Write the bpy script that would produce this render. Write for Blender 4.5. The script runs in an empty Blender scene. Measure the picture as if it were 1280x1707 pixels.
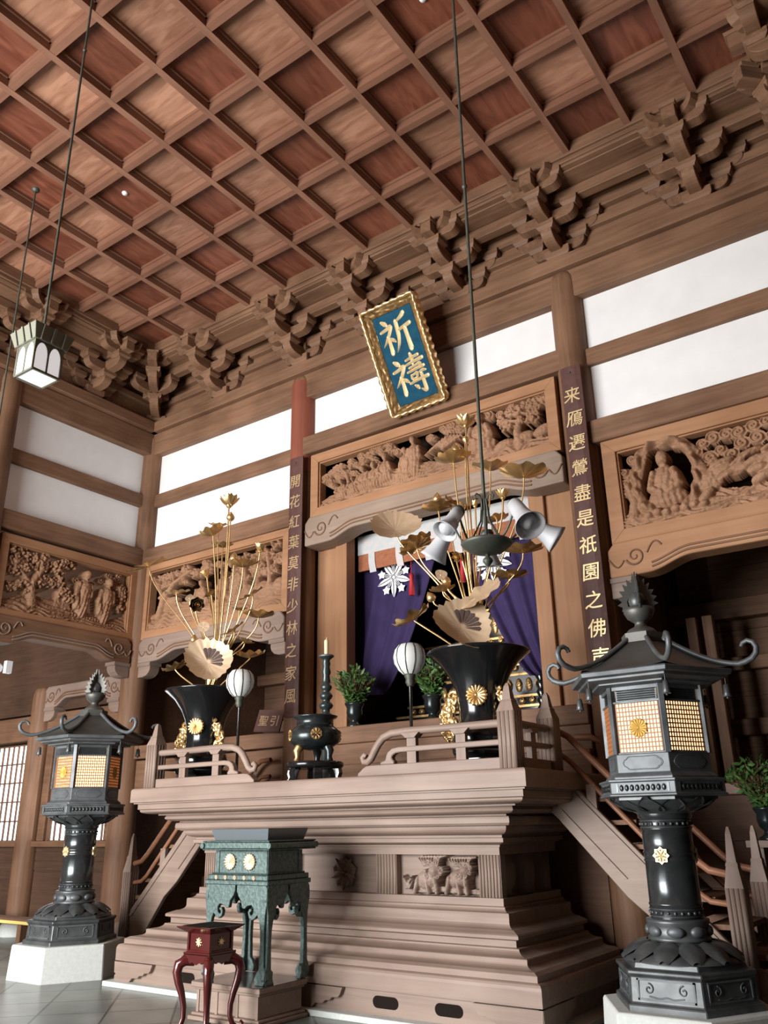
import bpy, bmesh, math, random
import numpy as np
from mathutils import Vector, Matrix
random.seed(7); np.random.seed(7)
PI = math.pi; R = math.radians
EXPOSURE = -0.1
scene = bpy.context.scene
COL = scene.collection

# ------------------------------------------------------------------ camera
CAM = Vector((11.235, -8.8, 1.6))
YAW, PITCH, ROLL, FPX = R(-35.178), R(20.4706), R(-0.98336), 1391.27
_f = Vector((math.sin(YAW)*math.cos(PITCH), math.cos(YAW)*math.cos(PITCH), math.sin(PITCH)))
_r0 = Vector((math.cos(YAW), -math.sin(YAW), 0)); _u0 = _r0.cross(_f)
_r = _r0*math.cos(ROLL) + _u0*math.sin(ROLL); _u = _u0*math.cos(ROLL) - _r0*math.sin(ROLL)
cd = bpy.data.cameras.new('camera'); cam = bpy.data.objects.new('camera', cd); COL.objects.link(cam)
cd.sensor_fit = 'VERTICAL'; cd.sensor_height = 36.0; cd.lens = FPX/1707*36.0
cd.clip_end = 200
Mx = Matrix((_r, _u, -_f)).transposed().to_4x4(); Mx.translation = CAM
cam.matrix_world = Mx
scene.camera = cam

def ray(u, v):
    return _r*((u-640)/FPX) - _u*((v-853.5)/FPX) + _f
def atY(u, v, y):
    d = ray(u, v); return CAM + d*((y-CAM.y)/d.y)

# ------------------------------------------------------------------ mesh builder
class MB:
    def __init__(s): s.v = []; s.f = []; s.sm = []
    def add(s, vs, fs, smooth=False):
        o = len(s.v); s.v += [tuple(p) for p in vs]
        for f in fs: s.f.append(tuple(i+o for i in f)); s.sm.append(smooth)
        return s
    def merge(s, m, M=None):
        vs = m.v if M is None else [tuple(M @ Vector(p)) for p in m.v]
        o = len(s.v); s.v += vs
        s.f += [tuple(i+o for i in f) for f in m.f]; s.sm += m.sm
        return s
    def box(s, x0, x1, y0, y1, z0, z1):
        vs = [(x0,y0,z0),(x1,y0,z0),(x1,y1,z0),(x0,y1,z0),(x0,y0,z1),(x1,y0,z1),(x1,y1,z1),(x0,y1,z1)]
        return s.add(vs, [(3,2,1,0),(4,5,6,7),(0,1,5,4),(1,2,6,5),(2,3,7,6),(3,0,4,7)])
    def frus(s, cx, cy, z0, z1, a0, b0, a1, b1):          # tapered box
        vs = [(cx-a0,cy-b0,z0),(cx+a0,cy-b0,z0),(cx+a0,cy+b0,z0),(cx-a0,cy+b0,z0),
              (cx-a1,cy-b1,z1),(cx+a1,cy-b1,z1),(cx+a1,cy+b1,z1),(cx-a1,cy+b1,z1)]
        return s.add(vs, [(3,2,1,0),(4,5,6,7),(0,1,5,4),(1,2,6,5),(2,3,7,6),(3,0,4,7)])
    def prism(s, poly, axis, a, b, smooth=False):
        # poly (p,q) extruded along axis from a to b; 'y': (x,z)  'x': (y,z)  'z': (x,y)
        if axis == 'y': mk = lambda p, t: (p[0], t, p[1])
        elif axis == 'x': mk = lambda p, t: (t, p[0], p[1])
        else: mk = lambda p, t: (p[0], p[1], t)
        n = len(poly)
        vs = [mk(p, a) for p in poly] + [mk(p, b) for p in poly]
        s.add(vs, [tuple(range(n)), tuple(range(2*n-1, n-1, -1))])
        o = len(s.v)-2*n
        for i in range(n):
            j = (i+1) % n
            s.f.append((o+i, o+n+i, o+n+j, o+j)); s.sm.append(smooth)
        return s
    def lathe(s, prof, n=32, c=(0,0), smooth=True, a0=0.0, a1=2*PI, cap=True):
        full = abs(a1-a0-2*PI) < 1e-6
        m = n if full else n+1
        vs = []
        for r, z in prof:
            for i in range(m):
                a = a0+(a1-a0)*i/n
                vs.append((c[0]+r*math.cos(a), c[1]+r*math.sin(a), z))
        fs = []
        for k in range(len(prof)-1):
            for i in range(n):
                j = (i+1) % m
                fs.append((k*m+i, k*m+j, (k+1)*m+j, (k+1)*m+i))
        s.add(vs, fs, smooth)
        if cap and full:
            if prof[0][0] > 1e-4: s.add([vs[i] for i in range(m)], [tuple(range(m-1,-1,-1))])
            if prof[-1][0] > 1e-4: s.add(vs[-m:], [tuple(range(m))])
        return s
    def tube(s, pts, r, n=8, cap=True, smooth=True):
        pts = [Vector(p) for p in pts]; k = len(pts)
        rs = r if isinstance(r, (list, tuple)) else [r]*k
        up = None; vs = []
        for i in range(k):
            t = (pts[min(i+1,k-1)]-pts[max(i-1,0)])
            if t.length < 1e-9: t = Vector((0,0,1))
            t.normalize()
            if up is None:
                up = Vector((0,0,1)) if abs(t.z) < .9 else Vector((1,0,0))
            up = (up - t*up.dot(t))
            if up.length < 1e-6: up = t.orthogonal()
            up.normalize(); w = t.cross(up)
            for j in range(n):
                a = 2*PI*j/n
                vs.append(pts[i] + (up*math.cos(a)+w*math.sin(a))*rs[i])
        fs = [(i*n+j, i*n+(j+1)%n, (i+1)*n+(j+1)%n, (i+1)*n+j) for i in range(k-1) for j in range(n)]
        s.add(vs, fs, smooth)
        if cap:
            s.add(vs[:n], [tuple(range(n-1,-1,-1))]); s.add(vs[-n:], [tuple(range(n))])
        return s
    def ball(s, c, rx, ry=None, rz=None, n=12, m=8, M=None):
        ry = rx if ry is None else ry; rz = rx if rz is None else rz
        vs = []; fs = []
        for k in range(m+1):
            t = -PI/2+PI*k/m
            for i in range(n):
                a = 2*PI*i/n
                p = Vector((rx*math.cos(t)*math.cos(a), ry*math.cos(t)*math.sin(a), rz*math.sin(t)))
                if M: p = M @ p
                vs.append(p+Vector(c))
        for k in range(m):
            for i in range(n):
                fs.append((k*n+i, k*n+(i+1)%n, (k+1)*n+(i+1)%n, (k+1)*n+i))
        return s.add(vs, fs, True)
    def xf(s, M):
        s.v = [tuple(M @ Vector(p)) for p in s.v]; return s

def T(x=0, y=0, z=0): return Matrix.Translation((x, y, z))
def RZ(a): return Matrix.Rotation(a, 4, 'Z')
def RX(a): return Matrix.Rotation(a, 4, 'X')
def RY(a): return Matrix.Rotation(a, 4, 'Y')
def to_dir(n, spin=0.0):
    n = Vector(n).normalized()
    return Vector((0,0,1)).rotation_difference(n).to_matrix().to_4x4() @ RZ(spin)

def ob(name, mb, mat, parent=None, bevel=0.0, seg=1, label=None):
    me = bpy.data.meshes.new(name)
    me.from_pydata([tuple(map(float, p)) for p in mb.v], [], mb.f)
    me.polygons.foreach_set('use_smooth', mb.sm)
    me.update()
    bm = bmesh.new(); bm.from_mesh(me); bmesh.ops.recalc_face_normals(bm, faces=bm.faces); bm.to_mesh(me); bm.free()
    me.materials.append(mat)
    o = bpy.data.objects.new(name, me); COL.objects.link(o)
    if parent: o.parent = parent
    if bevel:
        b = o.modifiers.new('bevel', 'BEVEL'); b.width = bevel; b.segments = seg; b.limit_method = 'ANGLE'; b.angle_limit = R(40)
    if label: o['label'] = label
    return o
def tag(o, label, cat, group=None, kind=None):
    if label: o['label'] = label
    if cat: o['category'] = cat
    if group: o['group'] = group
    if kind: o['kind'] = kind
    return o
def thing(name, label, cat, loc=(0,0,0), rz=0.0, group=None):
    o = bpy.data.objects.new(name, None); COL.objects.link(o)
    o.empty_display_size = .1
    o.location = loc; o.rotation_euler = (0, 0, rz)
    return tag(o, label, cat, group)
def struct(name, mb, mat, parent=None, bevel=0.0):
    o = ob(name, mb, mat, parent, bevel)
    if not parent: o['kind'] = 'structure'
    return o
def dup(root, loc, rz=0.0, label=None, group=None):
    r = root.copy(); COL.objects.link(r); r.location = loc; r.rotation_euler = (0, 0, rz)
    if label: r['label'] = label
    if group: r['group'] = group
    for ch in list(root.children):
        c = ch.copy(); COL.objects.link(c); c.parent = r
        for g in list(ch.children):
            d = g.copy(); COL.objects.link(d); d.parent = c
    return r

# ------------------------------------------------------------------ materials
def new_mat(name):
    m = bpy.data.materials.new(name); m.use_nodes = True
    nt = m.node_tree; nt.nodes.clear()
    out = nt.nodes.new('ShaderNodeOutputMaterial'); b = nt.nodes.new('ShaderNodeBsdfPrincipled')
    nt.links.new(b.outputs[0], out.inputs[0])
    return m, nt, b
def noise_col(nt, b, c1, c2, scale, detail=4, stretch=(1,1,1), coord='Object', bump=0.0, bdist=.01, rough=None, lo=.3, hi=.7):
    tc = nt.nodes.new('ShaderNodeTexCoord'); mp = nt.nodes.new('ShaderNodeMapping')
    mp.inputs['Scale'].default_value = stretch
    nz = nt.nodes.new('ShaderNodeTexNoise'); nz.inputs['Scale'].default_value = scale; nz.inputs['Detail'].default_value = detail
    rp = nt.nodes.new('ShaderNodeValToRGB')
    rp.color_ramp.elements[0].position = lo; rp.color_ramp.elements[1].position = hi
    rp.color_ramp.elements[0].color = (*c1, 1); rp.color_ramp.elements[1].color = (*c2, 1)
    nt.links.new(tc.outputs[coord], mp.inputs[0]); nt.links.new(mp.outputs[0], nz.inputs['Vector'])
    nt.links.new(nz.outputs['Fac'], rp.inputs[0]); nt.links.new(rp.outputs[0], b.inputs['Base Color'])
    if bump:
        bp = nt.nodes.new('ShaderNodeBump'); bp.inputs['Strength'].default_value = bump; bp.inputs['Distance'].default_value = bdist
        nt.links.new(nz.outputs['Fac'], bp.inputs['Height']); nt.links.new(bp.outputs[0], b.inputs['Normal'])
    return nz, rp
def plain(name, col, rough=.6, metal=0.0, spec=.5, emit=None, es=0.0, c2=None, scale=8, bump=0.0):
    m, nt, b = new_mat(name)
    b.inputs['Base Color'].default_value = (*col, 1)
    b.inputs['Roughness'].default_value = rough; b.inputs['Metallic'].default_value = metal
    b.inputs['Specular IOR Level'].default_value = spec
    if emit:
        b.inputs['Emission Color'].default_value = (*emit, 1); b.inputs['Emission Strength'].default_value = es
    if c2: noise_col(nt, b, col, c2, scale, bump=bump, bdist=.004)
    return m
def wood(name, dark, light, axis='x', rough=.62, scale=9.0, spec=.3):
    # two noises: long streaks along the grain and a slow tone drift
    m, nt, b = new_mat(name)
    b.inputs['Roughness'].default_value = rough; b.inputs['Specular IOR Level'].default_value = spec
    st = {'x': (.06, 1, 1), 'y': (1, .06, 1), 'z': (1, 1, .06)}[axis]
    tc = nt.nodes.new('ShaderNodeTexCoord'); mp = nt.nodes.new('ShaderNodeMapping'); mp.inputs['Scale'].default_value = st
    n1 = nt.nodes.new('ShaderNodeTexNoise'); n1.inputs['Scale'].default_value = scale*2.2; n1.inputs['Detail'].default_value = 6; n1.inputs['Distortion'].default_value = .6
    n2 = nt.nodes.new('ShaderNodeTexNoise'); n2.inputs['Scale'].default_value = 1.1; n2.inputs['Detail'].default_value = 3
    mx = nt.nodes.new('ShaderNodeMath'); mx.operation = 'MULTIPLY_ADD'; mx.inputs[1].default_value = .42; 
    ad = nt.nodes.new('ShaderNodeMath'); ad.operation = 'MULTIPLY'; ad.inputs[1].default_value = .58
    rp = nt.nodes.new('ShaderNodeValToRGB'); rp.color_ramp.elements[0].position = .33; rp.color_ramp.elements[1].position = .67
    rp.color_ramp.elements[0].color = (*dark, 1); rp.color_ramp.elements[1].color = (*light, 1)
    L = nt.links.new
    L(tc.outputs['Object'], mp.inputs[0]); L(mp.outputs[0], n1.inputs['Vector']); L(tc.outputs['Object'], n2.inputs['Vector'])
    L(n2.outputs['Fac'], ad.inputs[0]); L(n1.outputs['Fac'], mx.inputs[0]); L(ad.outputs[0], mx.inputs[2])
    L(mx.outputs[0], rp.inputs[0]); L(rp.outputs[0], b.inputs['Base Color'])
    bp = nt.nodes.new('ShaderNodeBump'); bp.inputs['Strength'].default_value = .12; bp.inputs['Distance'].default_value = .004
    L(n1.outputs['Fac'], bp.inputs['Height']); L(bp.outputs[0], b.inputs['Normal'])
    return m

W_D, W_L = (.105,.052,.028), (.255,.138,.08)
M = {}
for ax in 'xyz': M['beam_'+ax] = wood('aged beam wood '+ax, W_D, W_L, ax)
for ax in 'xyz': M['altar_'+ax] = wood('pale altar wood '+ax, (.19,.132,.105), (.32,.238,.193), ax, rough=.5, scale=7)
for ax in 'xyz': M['frame_'+ax] = wood('orange frame wood '+ax, (.27,.13,.062), (.42,.225,.12), ax, scale=6)
M['beam_pale'] = wood('weathered pale beam', (.215,.155,.115), (.335,.25,.19), 'x')
M['carved'] = wood('carved transom wood', (.22,.115,.06), (.38,.215,.13), 'x', rough=.7)
M['rib'] = wood('ceiling rib wood', (.15,.066,.04), (.25,.12,.075), 'x')
M['dark_x'] = wood('dark aisle board', (.085,.045,.027), (.19,.10,.06), 'x')
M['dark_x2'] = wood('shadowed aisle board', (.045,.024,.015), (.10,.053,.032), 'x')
M['post_red'] = wood('red stained pillar wood', (.18,.05,.03), (.27,.085,.05), 'z')
M['board'] = plain('purple brown board', (.075,.029,.024), .6, c2=(.105,.042,.034), scale=14)
M['plaster'] = plain('white plaster', (.76,.76,.76), .9, c2=(.82,.82,.82), scale=3)
M['bronze'] = plain('dark bronze', (.06,.066,.069), .42, .5, c2=(.12,.13,.133), scale=7, bump=.15)
M['bronze_hi'] = plain('polished bronze', (.085,.093,.098), .52, .45, c2=(.16,.175,.185), scale=6)
M['verdigris'] = plain('green bronze', (.045,.078,.073), .5, .45, c2=(.115,.16,.15), scale=34, bump=.9)
M['slate'] = plain('grey tray metal', (.14,.165,.18), .45, .4)
M['lacquer_red'] = plain('red lacquer', (.06,.008,.008), .16, spec=.6, c2=(.085,.013,.012), scale=4)
M['black'] = plain('black lacquer', (.008,.009,.01), .16, spec=.6)
M['black_bronze'] = plain('black bronze', (.022,.028,.03), .24, .6, c2=(.05,.06,.062), scale=9)
M['gold'] = plain('gold leaf', (.78,.54,.25), .34, .9, c2=(.9,.66,.34), scale=9)
M['gold_dark'] = plain('aged gold', (.30,.18,.075), .42, .85, c2=(.62,.41,.18), scale=14, bump=.3)
M['gold_pale'] = plain('pale matt gold', (.62,.45,.29), .48, .45, c2=(.74,.56,.38), scale=7)
M['gold_paint'] = plain('gold paint', (.78,.58,.28), .4, .55, c2=(.85,.68,.4), scale=20)
M['crest_gold'] = plain('deep gold crest', (.55,.33,.07), .5, .25)
M['gold_flat'] = plain('old gold paint', (.48,.33,.18), .5, .3)
M['blue'] = plain('blue signboard', (.004,.048,.09), .7, spec=.12, c2=(.008,.075,.125), scale=10)
M['purple'] = plain('purple curtain cloth', (.022,.012,.062), .9, c2=(.034,.019,.085), scale=6)
M['white'] = plain('white crest dye', (.8,.8,.82), .8)
M['rust'] = plain('rust brocade', (.27,.085,.035), .75, c2=(.36,.13,.06), scale=26)
M['pale_brocade'] = plain('pale brocade', (.42,.50,.52), .7, c2=(.62,.52,.5), scale=12)
M['red'] = plain('red silk', (.42,.012,.02), .6)
M['paper'] = plain('white paper shade', (.6,.61,.59), .8, emit=(1,1,.96), es=.04)
M['frosted'] = plain('frosted glass', (.78,.79,.83), .3, spec=.5)
M['frosted'].node_tree.nodes['Principled BSDF'].inputs['Transmission Weight'].default_value = .45; M['frosted'].node_tree.nodes['Principled BSDF'].inputs['Roughness'].default_value = .55
M['lamp_glass'] = plain('lit lamp glass', (.85,.85,.85), .5, emit=(1,.98,1), es=.55)
M['glow'] = plain('lit lantern paper', (.9,.75,.5), .8, emit=(1,.70,.36), es=2.7)
M['window'] = plain('daylit paper pane', (.85,.86,.88), .8, emit=(.93,.96,1), es=2.0)
M['stone'] = plain('pale granite', (.52,.55,.53), .7, c2=(.6,.63,.6), scale=30)
M['stone_dark'] = plain('dark polished stone', (.07,.06,.055), .15, c2=(.11,.09,.085), scale=6)
M['iron_dark'] = plain('green black bronze', (.028,.04,.04), .3, .5, c2=(.06,.075,.075), scale=16, bump=.4)
M['leaf'] = plain('green leaves', (.03,.09,.022), .45, c2=(.10,.20,.05), scale=15)
M['candle'] = plain('cream candle wax', (.78,.66,.38), .5)
M['iron'] = plain('green patinated iron', (.06,.068,.055), .55, .5, c2=(.1,.105,.085), scale=14)
M['enamel'] = plain('white plastic', (.8,.8,.82), .4)
M['shade_metal'] = plain('olive grey metal', (.17,.17,.13), .5, .4)
M['dark'] = plain('near black and painted shade', (.012,.008,.006), .8, spec=.08)  # also paints the shade of holes and hollows
M['heart'] = plain('purple brown leaf heart', (.075,.045,.04), .7)
M['yellow'] = plain('yellow stripe', (.75,.62,.2), .6)
# ------------------------------------------------------------------ floor
def floor_mat():
    m, nt, b = new_mat('grey green stone tile')
    L = nt.links.new
    tc = nt.nodes.new('ShaderNodeTexCoord'); mp = nt.nodes.new('ShaderNodeMapping'); mp.inputs['Rotation'].default_value = (0, 0, R(45))
    br = nt.nodes.new('ShaderNodeTexBrick'); br.offset = 0; br.inputs['Scale'].default_value = 1.0
    br.inputs['Brick Width'].default_value = .62; br.inputs['Row Height'].default_value = .62
    br.inputs['Mortar Size'].default_value = .012; br.inputs['Mortar Smooth'].default_value = .1
    br.inputs['Color1'].default_value = (.15,.165,.145,1); br.inputs['Color2'].default_value = (.235,.25,.225,1); br.inputs['Mortar'].default_value = (.035,.035,.03,1)
    nz = nt.nodes.new('ShaderNodeTexNoise'); nz.inputs['Scale'].default_value = 2.5; nz.inputs['Detail'].default_value = 7
    mx = nt.nodes.new('ShaderNodeMix'); mx.data_type = 'RGBA'; mx.blend_type = 'MULTIPLY'; mx.inputs['Factor'].default_value = .7
    rp = nt.nodes.new('ShaderNodeValToRGB'); rp.color_ramp.elements[0].position = .35; rp.color_ramp.elements[0].color = (.55,.55,.55,1); rp.color_ramp.elements[1].position = .65
    L(tc.outputs['Object'], mp.inputs[0]); L(mp.outputs[0], br.inputs['Vector']); L(tc.outputs['Object'], nz.inputs['Vector'])
    L(nz.outputs['Fac'], rp.inputs[0]); L(br.outputs['Color'], mx.inputs['A']); L(rp.outputs[0], mx.inputs['B']); L(mx.outputs['Result'], b.inputs['Base Color'])
    b.inputs['Roughness'].default_value = .3
    return m
M['floor'] = floor_mat()
XE, YE = 13.0, -13.0             # right and front ends of the hall
m = MB(); m.box(-5.6, XE+.2, YE-.2, 4.6, -.1, 0)
struct('floor', m, M['floor'])

# ------------------------------------------------------------------ coffered ceiling
def ceil_mat():
    m, nt, b = new_mat('ceiling panel wood')
    L = nt.links.new; N = nt.nodes.new
    tc = N('ShaderNodeTexCoord'); mp = N('ShaderNodeMapping'); mp.inputs['Location'].default_value = (-.77/.77, .79/.77, 0); mp.inputs['Scale'].default_value = (1/.77, 1/.77, 1)
    L(tc.outputs['Object'], mp.inputs[0])
    ck = N('ShaderNodeTexChecker'); ck.inputs['Scale'].default_value = 1.0
    ofs = N('ShaderNodeMapping'); ofs.inputs['Location'].default_value = (0, 0, .5); L(mp.outputs[0], ofs.inputs[0]); L(ofs.outputs[0], ck.inputs['Vector'])
    fl = N('ShaderNodeVectorMath'); fl.operation = 'FLOOR'; L(mp.outputs[0], fl.inputs[0])
    wn = N('ShaderNodeTexWhiteNoise'); wn.noise_dimensions = '3D'; L(fl.outputs[0], wn.inputs['Vector'])
    def grain(st, sc):
        p = N('ShaderNodeMapping'); p.inputs['Scale'].default_value = st; a = N('ShaderNodeVectorMath'); a.operation = 'ADD'
        L(tc.outputs['Object'], p.inputs[0]); L(p.outputs[0], a.inputs[0]); L(wn.outputs['Color'], a.inputs[1])
        n = N('ShaderNodeTexNoise'); n.inputs['Scale'].default_value = sc; n.inputs['Detail'].default_value = 5; n.inputs['Distortion'].default_value = 1.1
        L(a.outputs[0], n.inputs['Vector']); return n
    g1 = grain((1, .18, 1), 9); g2 = grain((.18, 1, 1), 11)
    r1 = N('ShaderNodeValToRGB'); r2 = N('ShaderNodeValToRGB')
    for r, a, c in ((r1, (.13,.038,.02), (.22,.075,.042)), (r2, (.27,.125,.075), (.42,.22,.14))):
        r.color_ramp.elements[0].position = .34; r.color_ramp.elements[1].position = .66
        r.color_ramp.elements[0].color = (*a, 1); r.color_ramp.elements[1].color = (*c, 1)
    L(g1.outputs['Fac'], r1.inputs[0]); L(g2.outputs['Fac'], r2.inputs[0])
    # alternate board tones: sheen off turned grain put into colour, plus random variance
    mx = N('ShaderNodeMix'); mx.data_type = 'RGBA'
    L(ck.outputs['Fac'], mx.inputs['Factor']); L(r1.outputs[0], mx.inputs['A']); L(r2.outputs[0], mx.inputs['B'])
    mr = N('ShaderNodeMapRange'); mr.inputs['To Min'].default_value = .78; mr.inputs['To Max'].default_value = 1.12; L(wn.outputs['Value'], mr.inputs['Value'])
    sc = N('ShaderNodeVectorMath'); sc.operation = 'SCALE'; L(mx.outputs['Result'], sc.inputs[0]); L(mr.outputs[0], sc.inputs['Scale'])
    L(sc.outputs[0], b.inputs['Base Color'])
    b.inputs['Roughness'].default_value = .45; b.inputs['Specular IOR Level'].default_value = .35
    return m
M['ceil'] = ceil_mat()
ZC = 9.29
SP = .77; GX0, GY0 = .77, -.79
m = MB(); m.box(-.2, XE, YE, .2, ZC+.14, ZC+.3)
ceiling = struct('ceiling', m, M['ceil'])
NX = 15; NY = 15
m1 = MB(); m2 = MB()
for k in range(NX+1):
    x = GX0+SP*k; m1.box(x-.04, x+.04, YE, GY0+.02, ZC, ZC+.12); m1.box(x-.06, x+.06, YE, GY0+.02, ZC+.10, ZC+.142)
for k in range(NY+1):
    y = GY0-SP*k; m2.box(GX0-.02, XE, y-.04, y+.04, ZC+.003, ZC+.12); m2.box(GX0-.02, XE, y-.06, y+.06, ZC+.10, ZC+.142)
M['rib_y'] = wood('ceiling rib wood across', (.17,.078,.048), (.28,.14,.09), 'y')
struct('trim_1', m1, M['rib_y']); struct('trim_2', m2, M['rib'])

# ------------------------------------------------------------------ walls: heights read off the timber frame
ZT, ZB1, ZT2, ZB2 = 7.83, 7.03, 6.80, 6.02          # plaster edges
ZA0, ZA1, ZDW = 7.78, 8.19, 8.39                    # architrave and wall plate
PX = [0.0, 3.55, 7.95, 11.5]; PR = .2
PYL = [-2.86, -5.9]
# plaster
m = MB(); m.box(11.82, 11.9, -12, 0, 4.4, ZC+.2)
struct('wall_right_upper', m, M['beam_y'])
m = MB()
for x0, x1, a, b in ((0, 3.55, ZB2-.1, ZA1), (3.55, 7.95, 7.0, ZA1), (7.95, XE, ZB2-.1, ZA1)): m.box(x0, x1, .02, .1, a, b)
struct('wall_back', m, M['plaster'])
m = MB(); m.box(-.1, -.02, -9.5, 0, ZB2-.1, ZA1)
struct('wall_left', m, M['plaster'])
# top boards behind the brackets
m = MB(); m.box(0, XE, .0, .1, ZDW-.02, ZC+.2); m.box(-.1, 0, YE, .1, ZDW-.02, ZC+.2)
struct('trim_3', m, M['beam_x'])
# unseen enclosing walls, added to make the light directional: front with a wide doorway, right side closed
m = MB()
m.box(-5.6, -1.8, YE-.2, YE, 0, ZC+.2); m.box(6.4, XE+.2, YE-.2, YE, 0, ZC+.2); m.box(-1.8, 6.4, YE-.2, YE, 5.6, ZC+.2)
struct('wall_front', m, M['dark_x'])
m = MB(); m.box(XE, XE+.2, YE, 4.6, 0, ZC+.2)
struct('wall_right', m, M['dark'])
# horizontal timbers on the back wall (x grain)
m = MB()
m.box(-.1, XE, -.13, .13, ZA0, ZA1)                     # architrave
m.box(-.18, XE, -.21, .18, ZA1+.006, ZDW)               # wall plate
struct('trim_4', m, M['beam_x'], bevel=.012)
m = MB()
for x0, x1 in ((0, 3.55), (7.95, XE)):
    m.box(x0, x1, -.06, .1, ZT2, ZB1)                   # mid rail
    m.box(x0, x1, -.14, .12, 5.73, ZB2)                 # lower rail
m.box(3.55, 7.95, -.16, .12, 6.80, 7.09)                # rail over the centre bay
struct('trim_5', m, M['beam_x'], bevel=.012)
m = MB()
m.box(-.13, .13, -9.5, .1, ZA0, ZA1); m.box(-.18, .21, -9.5, .18, ZA1+.006, ZDW)
m.box(-.1, .06, -9.5, 0, ZT2, ZB1); m.box(-.12, .14, -9.5, 0, 5.73, ZB2)
struct('trim_6', m, M['beam_y'], bevel=.012)

# pillars
def pillar(x, y, label, mat, r=PR, base=True, top=8.19):
    t = thing('pillar', label, 'pillar', (x, y, 0), group=None)
    m = MB(); m.lathe([(r, .18), (r, top-.2), (r*.97, top-.1), (r*.85, top-.025), (r*.7, top)], 32)
    ob('shaft', m, mat, t)
    m = MB(); m.lathe([(r*1.45, 0), (r*1.45, .07), (r*1.25, .17), (r*1.03, .19)], 32)
    ob('base_stone', m, M['stone'], t)
    return t
pillar(0, 0, 'round corner pillar where the back wall meets the left wall', M['beam_z'], r=.21)
pillar(3.55, 0, 'round pillar with reddish upper shaft left of the hanging gold framed plaque', M['beam_z'])
pillar(7.95, 0, 'round grey brown pillar right of the hanging plaque behind the right inscription board', M['beam_z'])
pillar(0, -2.86, 'round pillar at the far left edge behind the hanging lantern', M['beam_z'], r=.21)
pillar(-2.42, 0.0, 'round pillar between the two lattice windows at far left', M['beam_z'], r=.2, top=3.95)
# red stained upper part of the left pillar is the same log: a thin stained sleeve
m = MB(); m.lathe([(PR+.002, 6.55), (PR+.002, 7.99), (PR*.975, 8.085)], 32, c=(3.55, 0), cap=False)
o = ob('stained_shaft', m, M['post_red'], None, label='red stained upper length of the shaft')
tgt = [q for q in bpy.data.objects if q.name.startswith('pillar') and q.get('label', '').startswith('round pillar with reddish')][0]
o.parent = tgt; o.location = (-3.55, 0, 0)

# ------------------------------------------------------------------ aisles behind and to the left
m = MB(); mr_ = MB()
for k in range(14):
    z = .1+k*.42
    m.box(-.2, 3.4, 3.2, 3.28+.01*(k % 2), z, z+.415); mr_.box(8.1, XE, 2.6, 2.68+.01*(k % 2), z, z+.415)
struct('wall_rear', m, M['dark_x']); struct('wall_rear_right', mr_, M['beam_x'])
m = MB(); m.box(-5.6, XE+.2, .11, 4.7, 7.3, 7.4); m.box(-5.6, XE+.2, 4.6, 4.7, 0, 7.3); m.box(-5.6, -5.5, .11, 4.6, 5.8, 7.3)  # unseen roof slab and walls added to block leaking sky light
struct('light_block_outer_back', m, M['dark'])
m = MB(); m.box(-5.6, 3.7, .12, 4.4, 5.86, 5.96); m.box(7.8, XE, .12, 4.4, 5.86, 5.96); m.box(-5.6, -.1, YE, .12, 5.86, 5.96)
struct('trim_7', m, M['dark_x'])
m = MB()     # cross timbers in the right aisle and left aisle
for z0, z1, y in ((4.0,4.25,2.35),(3.35,3.52,2.45),(2.55,2.75,2.45)): m.box(8.0, XE, y, y+.2, z0, z1)
for z0, z1, y in ((4.1,4.3,2.95),(3.45,3.62,3.05),(2.85,3.05,3.0)): m.box(-.1, 3.5, y, y+.2, z0, z1)
struct('trim_8', m, M['beam_x'], bevel=.01)
m = MB()     # aisle wall between bays: sides of the sanctum
m.box(3.45, 3.62, .1, 4.4, 0, 5.9); m.box(7.85, 8.02, .1, 4.4, 0, 5.9); m.box(3.5, 8.0, 4.0, 4.1, 0, 5.9); m.box(3.5, 8.0, .12, 4.0, 5.75, 5.85); m.box(-.22, -.12, .16, 4.4, 0, 5.9); m.box(-.2, 3.5, 4.3, 4.4, 0, 5.9); m.box(8.0, XE, 4.3, 4.4, 0, 5.9)
struct('trim_9', m, M['dark_x'])
m = MB(); m.box(3.63, 3.64, .3, 3.98, 2.7, 5.75); m.box(7.83, 7.84, .3, 3.98, 2.7, 5.75); m.box(3.64, 7.83, 3.97, 3.98, 2.7, 5.75); m.box(3.64, 7.83, .3, 3.98, 5.73, 5.74); m.box(3.5, 8.0, .32, .36, 5.6, 7.3)  # near-black lining; last sheet added behind the centre transom as painted shade
struct('trim_16', m, M['dark'])
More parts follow.
